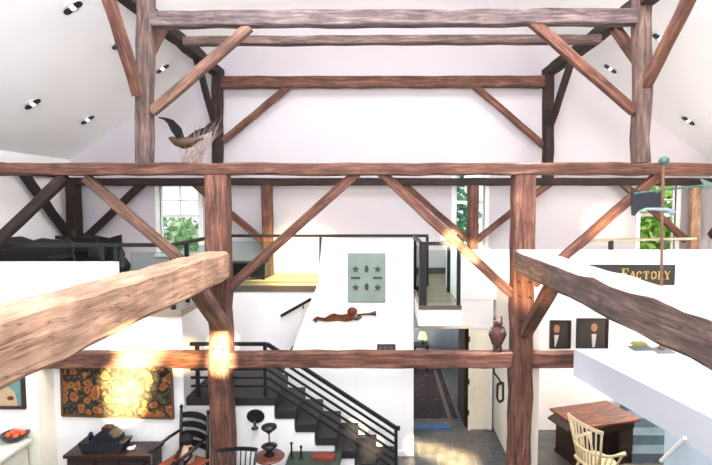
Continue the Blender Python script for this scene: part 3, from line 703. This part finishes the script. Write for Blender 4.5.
MB().tube([vp(640, 212), vp(646, 209), vp(656, 209), vp(666, 209.5), vp(673, 213)], [.012, .018, .018, .03, .05], 8).build('scroll', plain('pale_blue_scroll', '#8497a5', .5, .2), wv, True, rel=WD)
MB().tube([vp(634, 193.5), vp(662, 190), vp(690, 187), vp(704, 185.5)], .015, 6).build('arrow_shaft', VER, wv, rel=WD)
MB().prism([vp(*p) for p in ((701, 178.5), (712, 182.5), (716, 184.5), (708, 188), (700, 189.5), (704, 184.5))], (0, .03, 0)).build('arrow_head', plain('arrow_green', '#5e7268', .6, .3), wv, rel=WD)

# papers on the bulkhead
def flat_on(name, label, cat, px, z, th, mat, group=None):
    p = [U(a, b, Z=z) for a, b in px]; c = sum(p, Vector())/len(p)
    o = MB().prism(p, (0, 0, th)).build(name, mat, origin=c); return tag(o, label, cat, group)
flat_on('slate_sheet', 'dark grey flat sheet on the white bulkhead, left of the two', 'sheet', ((627, 346.5), (648, 345.5), (654, 350.5), (634, 351)), BZ1, .012, plain('sheet_grey', '#4c5456', .5), 'sheets on the bulkhead')
flat_on('slate_sheet', 'grey flat sheet on the white bulkhead, right of the two', 'sheet', ((650, 348), (664, 347), (676, 353.5), (658, 354)), BZ1, .01, plain('sheet_grey2', '#666c70', .5), 'sheets on the bulkhead')
bk = U(641, 346.2, Z=BZ1+.012)
bo = MB().box((-.10, -.05, 0), (.10, .05, .03)).box((-.08, -.045, .03), (.07, .04, .05)).build('yellow_book', plain('olive_cover', '#8f8c50', .6), None)
bo.location = bk+Vector((0, .06, 0)); bo.rotation_euler = (0, 0, .2); tag(bo, 'small yellow-green book pile on the sheets under the right beam', 'book')

# ------------------------------------------------------------------ loft furniture
SET = plain('dark_oak', '#0f0a0a', .45, .3, 8)
st = thing('carved_settle', 'long black carved settle on the left loft behind the white parapet', 'settle', (-5.62, 7.6, LZ))
MB().box((-1.15, -.25, .36), (.55, .25, .44), bev=.01).build('seat', SET, st)
pb = [(-1.15, .2, .4), (.55, .2, .4), (.55, .2, .93), (.47, .2, .97), (.4, .2, .95), (.22, .2, .97), (.05, .2, .99), (-.1, .2, .95), (-.3, .2, 1.02), (-.55, .2, 1.0), (-.8, .2, 1.03), (-1.15, .2, 1.0)]
MB().prism(pb, (0, .05, 0)).build('backrest', SET, st)
for s in (-1.11, .51): MB().box((s-.04, -.25, 0), (s+.04, -.17, .72)).build('leg', SET, st)
for s in (-1.11, .51): MB().box((s-.04, .18, 0), (s+.04, .26, .45)).build('leg', SET, st)
for s in (-1.11, .51): MB().box((s-.045, -.28, .68), (s+.045, .22, .74), bev=.012).build('armrest', SET, st)
MB().box((-1.1, .17, .5), (.5, .2, .8)).build('back_panel', plain('dark_panel', '#100c0e', .5), st)
ch = thing('loft_chair', 'black chair with straight top rail beside the carved settle on the left loft', 'chair', (-5.2, 8.15, LZ))
for s in (-.2, .2):
    MB().box((s-.022, .16, 0), (s+.022, .205, 1.08 if s < 0 else 1.0), bev=.004).build('back_post', SET, ch)
    MB().box((s-.022, -.2, 0), (s+.022, -.155, .44), bev=.004).build('leg', SET, ch)
MB().box((-.23, -.22, .42), (.23, .2, .46), bev=.008).build('seat', SET, ch)
MB().box((-.18, .165, .9), (.24, .195, .975), bev=.006).build('top_rail', SET, ch)
MB().box((-.18, .17, .66), (.18, .19, .73), bev=.006).build('slat', SET, ch)
oc = thing('oval_back_chair', 'dark oval-backed chair on the left loft near the railing stubs', 'chair', (-4.52, 7.4, LZ))
MB().lathe([(.13, 0), (.15, .02), (.13, .04)], (0, .18, .72), 20, RX, 1, 1.25).build('backrest', SET, oc, True)
MB().box((-.2, -.2, .4), (.2, .2, .45), bev=.01).build('seat', SET, oc)
for sx in (-.16, .16):
    for sy in (-.16, .16): MB().lathe([(.018, 0), (.026, .4)], (sx, sy, 0), 8).build('leg', SET, oc)
MB().bar((0, .16, .44), (0, .17, .6), .05, .03).build('back_stem', SET, oc)
cr = thing('carved_crest_bench', 'dark bench with a low scrolled back against the left gable wall', 'bench', (-6.1, 9.6, LZ))
MB().box((-.6, -.2, .38), (.75, .2, .44), bev=.01).build('seat', SET, cr)
MB().prism([(-.6, .18, .44), (.75, .18, .44), (.75, .18, .92), (.5, .18, .85), (.2, .18, .9), (-.2, .18, .86), (-.6, .18, .9)], (0, .04, 0)).build('backrest', SET, cr)
for sx in (-.56, .7):
    for sy in (-.16, .16): MB().box((sx-.025, sy-.025, 0), (sx+.025, sy+.025, .39)).build('leg', SET, cr)
ur = thing('black_urn', 'black urn on a pedestal at the right end of the white parapet', 'urn', U(123.5, 305, Y=7.3).xy.to_3d()+Vector((0, 0, LZ)))
MB().lathe([(.12, 0), (.12, .04), (.05, .08), (.045, .4), (.09, .44)], (0, 0, 0), 16).build('pedestal', BLKW, ur, True)
MB().lathe([(.05, .44), (.11, .54), (.12, .62), (.07, .71), (.035, .74), (.05, .78), (.02, .86)], (0, 0, 0), 18).build('vase', BLKW, ur, True)
lb = thing('low_chest', 'low black chest on the far loft behind the glass, left of the reddish post', 'chest', (-2.95, 9.9, LZ))
MB().box((-.4, -.2, .06), (.55, .2, .3), bev=.01).build('body', BLKW, lb)
MB().box((-.42, -.22, .3), (.57, .22, .34), bev=.008).build('lid', BLKW, lb)
for sx in (-.35, .5):
    for sy in (-.15, .15): MB().box((sx-.03, sy-.03, 0), (sx+.03, sy+.03, .06)).build('foot', BLKW, lb)

# ------------------------------------------------------------------ lower left: chest, ark, stand, bowl, chairs
CH = timber('dark_chest_wood', '#150b08', '#2a1510', '#3d221a', 1.2, 14, .4)
cz = ZC-3.53
dc = thing('dark_chest', 'dark brown wooden chest against the wall below the tapestry', 'chest', (-3.87, 6.72, 0))
MB().box((-.62, -.2, cz-.05), (.62, .21, cz), bev=.008).build('top', CH, dc)
MB().box((-.58, -.17, .12), (.58, .2, cz-.05)).build('body', CH, dc)
for sx in (-.55, .55):
    for sy in (-.14, .17): MB().lathe([(.03, 0), (.045, .08), (.03, .12)], (sx, sy, 0), 10).build('foot', CH, dc)
for i in range(3):
    d = MB().box((-.52+.35*i, -.185, cz-.3), (-.52+.35*i+.32, -.17, cz-.1), bev=.005).build('drawer', CH, dc)
    MB().ball((-.52+.35*i+.16, -.2, cz-.2), .018, 8).build('knob', BLACK, d, True)
ak = thing('model_ark', 'blue-black wooden model ark on the dark chest', 'model', (-4.0, 6.74, cz))
AK = plain('ark_blue', '#12141f', .6, .3, 10); AK2 = plain('ark_red', '#2b1418', .6, .3, 10)
MB().prism([(-.29, -.12, .0), (.27, -.12, .0), (.32, -.12, .12), (-.34, -.12, .12)], (0, .24, 0)).build('hull', AK, ak)
MB().box((-.14, -.09, .12), (.22, .09, .2)).build('cabin', AK, ak)
MB().prism([(-.2, -.1, .12), (-.12, -.1, .2), (-.06, -.1, .12)], (0, .2, 0)).build('gangway', AK, ak)
MB().prism([(-.12, -.11, .2), (.18, -.11, .2), (.1, -.11, .27), (-.04, -.11, .27)], (0, .22, 0)).build('roof', AK, ak)
MB().box((-.03, -.06, .27), (.09, .06, .32)).build('chimney', AK2, ak)
MB().lathe([(.03, .12), (.035, .2), (.02, .23)], (-.22, 0, 0), 10).build('stub', AK, ak, True)
wc = thing('china_duck', 'tiny white china figure on the dark chest right of the ark', 'figurine', U(131, 450, Z=cz))
MB().ball((0, 0, .025), (.06, .035, .028)).build('body', plain('china_white', '#e8e0d8', .3), wc, True)
MB().ball((.05, 0, .05), .022, 8).build('head', plain('china_white2', '#e8e0d8', .3), wc, True)
sd = thing('pale_stand', 'pale grey-green painted stand with fluted front holding the fruit bowl', 'stand', (-5.27, 6.2, 0))
PG_ = plain('pale_green_paint', '#cfd2c4', .7, .06)
sz = ZC-3.29
MB().box((-.42, -.28, sz-.05), (.36, .34, sz), bev=.012).build('top', PG_, sd)
MB().box((-.36, -.22, .08), (.3, .32, sz-.05)).build('body', PG_, sd)
for i in range(7): MB().tube([(-.32+i*.1, -.235, .1), (-.32+i*.1, -.235, sz-.08)], .028, 8).build('flute', PG_, sd)
MB().box((-.4, -.26, 0), (.34, .32, .08)).build('plinth', PG_, sd)
bc = U(15, 440, Z=sz)
bw_ = thing('fruit_bowl', 'dark shallow bowl of orange fruit on the pale stand', 'bowl', bc)
MB().lathe([(.06, 0), (.1, .012), (.16, .07), (.175, .1), (.165, .1), (.1, .035), (.01, .03)], (0, 0, 0), 24).build('bowl', plain('bowl_dark', '#2c2330', .35, .2), bw_, True)
for i, (x, y, z) in enumerate(((-.06, -.03, .09), (.05, -.05, .088), (.0, .05, .09), (.08, .04, .085), (-.01, -.01, .125))):
    o = MB().ball((0, 0, 0), .045, 10).build('orange_fruit', plain('fruit_orange', '#c8542a', .5, .25), None, True); o.location = bc+Vector((x, y, z-.01))
    tag(o, ['orange fruit at the left of the dark bowl', 'orange fruit at the front right of the dark bowl', 'orange fruit at the back of the dark bowl', 'orange fruit at the far right of the dark bowl', 'orange fruit on top of the heap in the dark bowl'][i], 'fruit', 'fruit in the bowl')

def slat_curve(x0, x1, y, z0, z1, bow, th=.014, arch=.03):
    m = MB(); n = 8; A = []; B = []
    for i in range(n+1):
        f = i/n; x = x0+(x1-x0)*f; k = 4*f*(1-f)
        A.append(Vector((x, y+bow*k, z0+arch*.4*k))); B.append(Vector((x, y+bow*k, z1+arch*k)))
    for i in range(n): m.prism([A[i], A[i+1], B[i+1], B[i]], (0, th, 0))
    return m
la = thing('ladder_back_armchair', 'black ladder-back armchair with orange-red seat beside the dark chest', 'chair', (-2.84, 6.55, 0), math.radians(-22)); la.scale = (1.08, 1.08, 1.08)
K = BLKW
for s in (-.23, .23):
    MB().tube([(s, .22, 0), (s, .22, .6), (s, .25, 1.2)], [.022, .024, .02], 10).lathe([(.02, 0), (.012, .02), (.026, .045), (.018, .07), (.004, .085)], (s, .252, 1.19), 10).build('back_post', K, la, True)
    MB().tube([(s*1.1, -.24, 0), (s*1.1, -.24, .84)], .022, 10).ball((s*1.1, -.24, .85), .026, 8).build('leg', K, la, True)
    MB().tube([(s, .235, .93), (s*1.13, .06, .90), (s*1.1, -.26, .85)], [.018, .022, .024], 8).build('armrest', K, la, True)
    for z in (.16, .3): MB().tube([(s*1.08, -.23, z), (s, .22, z)], .012, 8).build('stretcher', K, la, True)
for z in (.70, .83, .96, 1.09): slat_curve(-.22, .22, .235 + (z-.5)*.03, z, z+.07, .03).build('slat', K, la)
MB().box((-.26, -.25, .585), (.26, .23, .625), bev=.012).build('seat', plain('rush_orange', '#8c4830', .8, .3, 30), la)
MB().tube([(-.25, -.24, .2), (.25, -.24, .2)], .013, 8).build('stretcher', K, la, True)
dl = thing('cloth_doll', 'cloth doll with round black head and pale dress sitting in the ladder-back armchair', 'doll', (-2.80, 6.56, .625*1.08), math.radians(-22))
MB().lathe([(.11, 0), (.1, .06), (.065, .2), (.03, .25)], (0, .06, 0), 14).build('dress', plain('pale_cloth', '#c9a68e', .9, .15, 14), dl, True)
MB().ball((0, .06, .31), (.085, .075, .08)).build('head', plain('doll_black', '#1c1210', .8, .2), dl, True)
for s in (-1, 1):
    MB().tube([(s*.06, .05, .21), (s*.12, .0, .12), (s*.1, -.06, .07)], [.025, .022, .02], 8).build('arm', plain('doll_arm', '#2a1a16', .8), dl, True)
    MB().tube([(s*.045, .0, .035), (s*.055, -.14, .035), (s*.055, -.16, .055)], [.03, .028, .03], 8).build('leg', plain('doll_leg', '#231614', .8), dl, True)

def windsor(name, label, loc, rz, mat, sc_=1.0, arms=False, back=.95, flare=1.15, cat='chair'):
    t = thing(name, label, cat, loc, rz)
    prof = [(-.22, .18), (-.24, 0), (-.2, -.18), (-.1, -.22), (.1, -.22), (.2, -.18), (.24, 0), (.22, .18), (.1, .22), (-.1, .22)]
    MB().prism([(a*sc_, b*sc_, .43) for a, b in prof], (0, 0, .035)).build('seat', mat, t)
    for sx in (-1, 1):
        for sy in (-1, 1): MB().tube([(sx*.15*sc_, sy*.14*sc_, .43), (sx*.19*sc_, sy*.18*sc_, .22), (sx*.22*sc_, sy*.2*sc_, 0)], [.018, .022, .013], 8).build('leg', mat, t, True)
        MB().tube([(sx*.19*sc_, -.18*sc_, .2), (sx*.19*sc_, .18*sc_, .2)], [.011, .011], 8).build('stretcher', mat, t, True)
    MB().tube([(-.19*sc_, 0, .2), (.19*sc_, 0, .2)], .012, 8).build('stretcher', mat, t, True)
    wt = .24*sc_*flare
    n = 9 if arms else 8; top = lambda f: Vector(((f*2-1)*wt, .27*sc_-.05*(2*f-1)**2, back+.0*(1-(2*f-1)**2)))
    bot = lambda f: Vector(((f*2-1)*.19*sc_, .19*sc_-.05*(2*f-1)**2, .46))
    for i in range(n):
        f = i/(n-1); r = .016 if i in (0, n-1) else (.0125 if arms else .0095)
        MB().tube([bot(f), top(f)], [r*1.1, r], 8).build('spindle', mat, t, True)
    tr = MB(); m_ = 10
    for i in range(m_):
        a, b = top(-.03+1.06*i/m_), top(-.03+1.06*(i+1)/m_); tr.bar(a, b, .022, .05)
    tr.build('top_rail', mat, t)
    if arms:
        pts = []
        for i in range(13):
            a = PI*(-.06+1.12*i/12); pts.append(Vector((math.cos(a)*.3*sc_, math.sin(a)*.25*sc_-.0, .69)))
        pts = [Vector((.3*sc_, -.17*sc_, .69))]+pts+[Vector((-.3*sc_, -.17*sc_, .69))]
        MB().tube(pts, [.03]+[.022]*(len(pts)-2)+[.03], 8).build('arm_bow', mat, t, True)
        for i in range(9):
            a = PI*i/8; MB().tube([(math.cos(a)*.2*sc_, math.sin(a)*.18*sc_, .46), (math.cos(a)*.295*sc_, math.sin(a)*.245*sc_, .69)], .01, 6).build('spindle', mat, t, True)
        for s in (-1, 1): MB().tube([(s*.2*sc_, -.14*sc_, .46), (s*.3*sc_, -.15*sc_, .69)], [.014, .018], 8).build('arm_post', mat, t, True)
    return t
windsor('black_windsor_chair', 'black spindle-back chair in front of the left tall post', (-1.96, 6.1, 0), math.radians(4), BLKW, 1.0, False, .98, 1.05)
CW = plain('cream_chair', '#d6c6a4', .55, .12, 14)
windsor('cream_windsor_chair', 'cream spindle-back armchair drawn up to the wooden desk', (3.22, 7.02, 0), math.radians(112), CW, 1.12, True, 1.07, 1.2)

# round table with double cone lamp, green chest, candlesticks
rt = thing('round_table', 'small round brown table below the sconce on the stair wall', 'table', (-1.61, 6.6, 0))
tz = .76
MB().lathe([(.02, tz-.03), (.2, tz-.03), (.215, tz-.015), (.2, tz), (.02, tz)], (0, 0, 0), 28).build('top', plain('round_top', '#5a2f22', .35, .3, 7), rt, True)
MB().lathe([(.03, .12), (.05, .2), (.03, .3), (.045, .5), (.025, .62), (.05, tz-.03)], (0, 0, 0), 14).build('pedestal', CH, rt, True)
for i in range(3):
    a = 2*PI*i/3+.4; c, s = math.cos(a), math.sin(a)
    MB().tube([(c*.03, s*.03, .16), (c*.14, s*.14, .1), (c*.24, s*.24, .02)], [.028, .024, .02], 8).build('leg', CH, rt, True)
dl2 = thing('tin_lamp', 'black tin lamp of two stacked bowls on the small round table', 'lamp', (-1.61, 6.6, tz))
MB().lathe([(.06, 0), (.07, .02), (.03, .06), (.07, .1), (.115, .14), (.06, .165), (.012, .18)], (0, 0, 0), 20).build('lower_bowl', TIN, dl2, True)
MB().lathe([(.01, .18), (.01, .33)], (0, 0, 0), 8).build('stem', TIN, dl2)
MB().lathe([(.012, .31), (.05, .35), (.11, .4), (.105, .43), (.05, .45), (.02, .46)], (0, 0, 0), 20).build('upper_bowl', TIN, dl2, True)
gz = ZC-3.70
gc = thing('green_chest', 'green painted chest against the white stair wall', 'chest', (-1.0, 6.74, 0))
GRN = plain('worn_green', '#2c382c', .7, .3, 7)
MB().box((-.36, -.22, .1), (.36, .2, gz-.04)).build('body', GRN, gc)
MB().box((-.39, -.25, gz-.04), (.39, .22, gz), bev=.006).build('lid', GRN, gc)
for sx in (-.3, .3):
    for sy in (-.16, .14): MB().box((sx-.04, sy-.04, 0), (sx+.04, sy+.04, .1)).build('foot', GRN, gc)
for (px, hh, lbl) in ((291.5, .24, 'taller black candlestick on the green chest'), (301, .19, 'shorter black candlestick on the green chest')):
    p = U(px, 452, Y=6.75); 
    t = thing('black_candlestick', lbl, 'candlestick', (p.x, 6.75, gz), group='candlesticks on the green chest')
    MB().lathe([(.04, 0), (.04, .012), (.014, .02)], (0, 0, 0), 14).build('base', TIN, t, True)
    MB().lathe([(.014, .02), (.012, hh-.03), (.02, hh-.025), (.02, hh)], (0, 0, 0), 10).build('stem', TIN, t, True)
rb = MB().box((-.16, -.07, 0), (.16, .07, .06), bev=.006).build('red_box', plain('faded_red', '#74301f', .6, .2), None)
p = U(324, 455, Y=6.75); rb.location = (p.x, 6.75, gz); rb.rotation_euler = (0, 0, -.1); tag(rb, 'flat red box on the green chest', 'box')

# ------------------------------------------------------------------ desk
DT = timber('desk_wood', '#3a1408', '#6e2f14', '#9a5226', 1.4, 9, .22)
DB = timber('desk_dark', '#140806', '#27100b', '#3a1b12', 1.4, 9, .5)
dk = thing('wooden_desk', 'reddish brown wooden writing desk under the right bulkhead', 'desk', (3.6, 7.98, 0), math.radians(16))
MB().box((-.6, -.4, .71), (.6, .4, .75), bev=.008).build('top', DT, dk)
MB().box((-.52, -.34, .58), (.52, .34, .71)).build('apron', DB, dk)
for s in (-1, 1):
    pd = MB().box((s*.36-.15, -.33, .05), (s*.36+.15, .33, .58)).build('pedestal', DB, dk)
    for i in range(3):
        d = MB().box((s*.36-.13, -.345, .08+.165*i), (s*.36+.13, -.33, .22+.165*i), bev=.004).build('drawer', DB, pd)
    MB().box((s*.36-.16, -.35, 0), (s*.36+.16, .35, .05)).build('plinth', DB, dk)
MB().prism([(-.6, -.34, .70), (-.6, .25, .70), (-.76, .22, .66), (-.76, -.3, .66)], (0, 0, .025)).build('drop_leaf', DB, dk)
MB().tube([(-.52, -.3, .62), (-.62, -.3, .6), (-.66, -.3, .54)], .015, 8).build('handle', BLACK, dk, True)

ss = thing('slate_steps', 'blue-grey slate steps against the far wall right of the wooden desk', 'steps', (4.75, 8.3, 0))
BS = plain('blue_slate', '#5e6e78', .4, .2, 4)
for i in range(4):
    MB().box((4.15+.12*i, 7.75+.29*i, 0), (5.6, 7.75+.29*(i+1), .17*(i+1))).build('step', BS, ss, rel=WD)
# ------------------------------------------------------------------ outside
struct('ground', MB().box((-30, YG+2.2, -.15), (30, 40, -.02)), plain('lawn', '#6f8a4a', .9, .2))
def tree(name, label, loc, h, r, cols, seed, n=1500):
    t = thing(name, label, 'tree', loc, group='trees outside the windows'); rr = random.Random(seed)
    MB().tube([(0, 0, 0), (.05, 0, h*.5), (0, .05, h*.85)], [.14, .1, .04], 8).build('trunk', plain('bark', '#5a4a3a', .9), t, True)
    for ci, col in enumerate(cols):
        m = MB()
        for i in range(n):
            a = rr.uniform(0, 2*PI); cz_ = rr.uniform(-1, 1); q = rr.random()**.5; s = (1-cz_*cz_)**.5
            c = Vector((math.cos(a)*s*r*q, math.sin(a)*s*r*q*.7, h*.62+cz_*h*.40*q))
            d = .13*rr.uniform(.5, 1.3); u_ = Vector((rr.uniform(-1, 1), rr.uniform(-1, 1), rr.uniform(-1, 1))).normalized(); v_ = u_.cross(Vector((rr.uniform(-1, 1), rr.uniform(-1, 1), .3))).normalized()
            vs = m.verts([c-u_*d, c-v_*d*.5, c+u_*d, c+v_*d*.5]); m.face(vs)
        m.build('foliage', plain('leaf_%d_%d' % (seed, ci), col, .7, .2), t)
tree('garden_tree', 'green leafy tree outside the left gable window', (-6.1, 14.2, 0), 3.9, 1.9, ('#b9d8a4', '#86b070', '#e4f2c8'), 3)
tree('garden_tree', 'bright green tree outside the right gable window', (8.3, 14.4, 0), 5.6, 2.1, ('#b4da62', '#80b23c', '#ddf08c'), 4)
tree('garden_tree', 'bluish green tree glimpsed through the narrow tall window', (2.1, 14.6, 0), 5.4, .9, ('#5f9a70', '#8cc09a'), 6, 700)

# ------------------------------------------------------------------ light
wd = bpy.data.worlds.new('world'); sc.world = wd; wd.use_nodes = True
bg = wd.node_tree.nodes['Background']; bg.inputs['Color'].default_value = (.93, .96, 1, 1); bg.inputs['Strength'].default_value = 1.15
def area(name, loc, to, size, power, col, sy=None):
    l = bpy.data.lights.new(name, 'AREA'); l.energy = power; l.color = col; l.size = size
    if sy: l.shape = 'RECTANGLE'; l.size_y = sy
    o = bpy.data.objects.new(name, l); C.objects.link(o); o.location = loc
    o.rotation_euler = (Vector(to)-Vector(loc)).to_track_quat('-Z', 'Y').to_euler(); return o
def spotl(name, loc, to, power, deg, blend=.4, col=(1, .72, .36), rad=.05):
    l = bpy.data.lights.new(name, 'SPOT'); l.energy = power; l.color = col; l.spot_size = math.radians(deg); l.spot_blend = blend; l.shadow_soft_size = rad
    o = bpy.data.objects.new(name, l); C.objects.link(o); o.location = loc
    o.rotation_euler = (Vector(to)-Vector(loc)).to_track_quat('-Z', 'Y').to_euler(); return o
area('skylight_left', (-2.4, 4.2, ZC+4.3), (-2.4, 4.6, 0), 3, 1000, (.84, .9, 1), 4)
area('skylight_right', (3.0, 4.2, ZC+4.2), (3.0, 4.7, 0), 3, 1000, (.97, .96, 1), 4)
def strip(name, x, power):
    l = bpy.data.lights.new(name, 'AREA'); l.shape = 'RECTANGLE'; l.size = .5; l.size_y = 6; l.energy = power; l.color = (.9, .93, 1); l.spread = math.radians(16)
    o = bpy.data.objects.new(name, l); C.objects.link(o); o.location = (x, 3.6, ZC+4.4)
strip('beam_top_fill_left', -2.35, 900); strip('beam_top_fill_right', 2.05, 900)  # added out-of-view strips, only to brighten the tops of the dropped beams
area('loft_window_right', (6.9, 7.5, ZC-.4), (3.5, 8.9, ZC-1.2), 1.6, 90, (1, .95, .82), 1.2)
area('downstairs_right', (5.9, 7.7, 1.9), (3.5, 8.0, .9), 1.0, 60, (1, .94, .8), 1.0)
area('fill_up_left', (-1.0, .5, ZC+1.6), (-4.2, 5, ZC+6), 2.0, 380, (.86, .91, 1), 2)
area('fill_up_right', (1.0, .5, ZC+1.6), (4.2, 5, ZC+6), 2.0, 330, (1, .91, .77), 2)
area('back_room_window', (-.7, 11.2, 1.7), (2.2, 12.4, 1.5), 1.0, 70, (.82, .91, 1), 1.2)
# low sun shafts coming from the windows behind the viewer
SUN = (1, .8, .45)
def shaft(px, py, Y=None, Z=None, p=1e4, deg=4, col=SUN, bl=.7): spotl('sun_shaft', (-.05, -.2, ZC-.05), U(px, py, Y=Y, Z=Z), p, deg, bl, col)
shaft(128, 380, 6.95, p=90000, deg=5.6, bl=1)
shaft(126, 403, 6.95, p=80000, deg=4.6, bl=1)
shaft(143, 345, 6.95, p=90000, deg=6, bl=1)
shaft(183, 356, 6.7, p=14000, deg=4.5, col=(1, .62, .25), bl=1)
shaft(221, 346, 6.65, p=50000, deg=3.6, bl=.9)
shaft(221, 362, 6.65, p=50000, deg=3.6, bl=.9)
shaft(452, 240, 6.8, p=30000, deg=3, bl=.9)
shaft(472, 252, 6.8, p=30000, deg=3, bl=.9)
shaft(336, 324, 8, p=2500, deg=2, col=(1, .7, .3), bl=1)
for i in range(6): shaft(414+i*11, 445+i*4.2, None, 0, p=30000, deg=2.2+i*.2, bl=1)
shaft(356, 430, 7.4, p=26000, deg=2.4)
shaft(372, 448, 7.4, p=26000, deg=2.6)
shaft(524, 285, 6.65, p=7000, deg=7, col=(1, .66, .3), bl=1)
shaft(605, 225, 6.8, p=9000, deg=5, col=(1, .66, .3), bl=1)
spotl('loft_glow_fill', (-1.2, 7.6, ZC+2.2), (-1.75, 10.0, LZ+.1), 6000, 34, .9, (1, .76, .34))  # added unseen spot standing in for the warm sun glow on the far loft

vs = sc.view_settings; vs.view_transform = 'Standard'; vs.look = 'None'; vs.exposure = .5; vs.gamma = 1
sc.cycles.max_bounces = 8; sc.cycles.transparent_max_bounces = 12
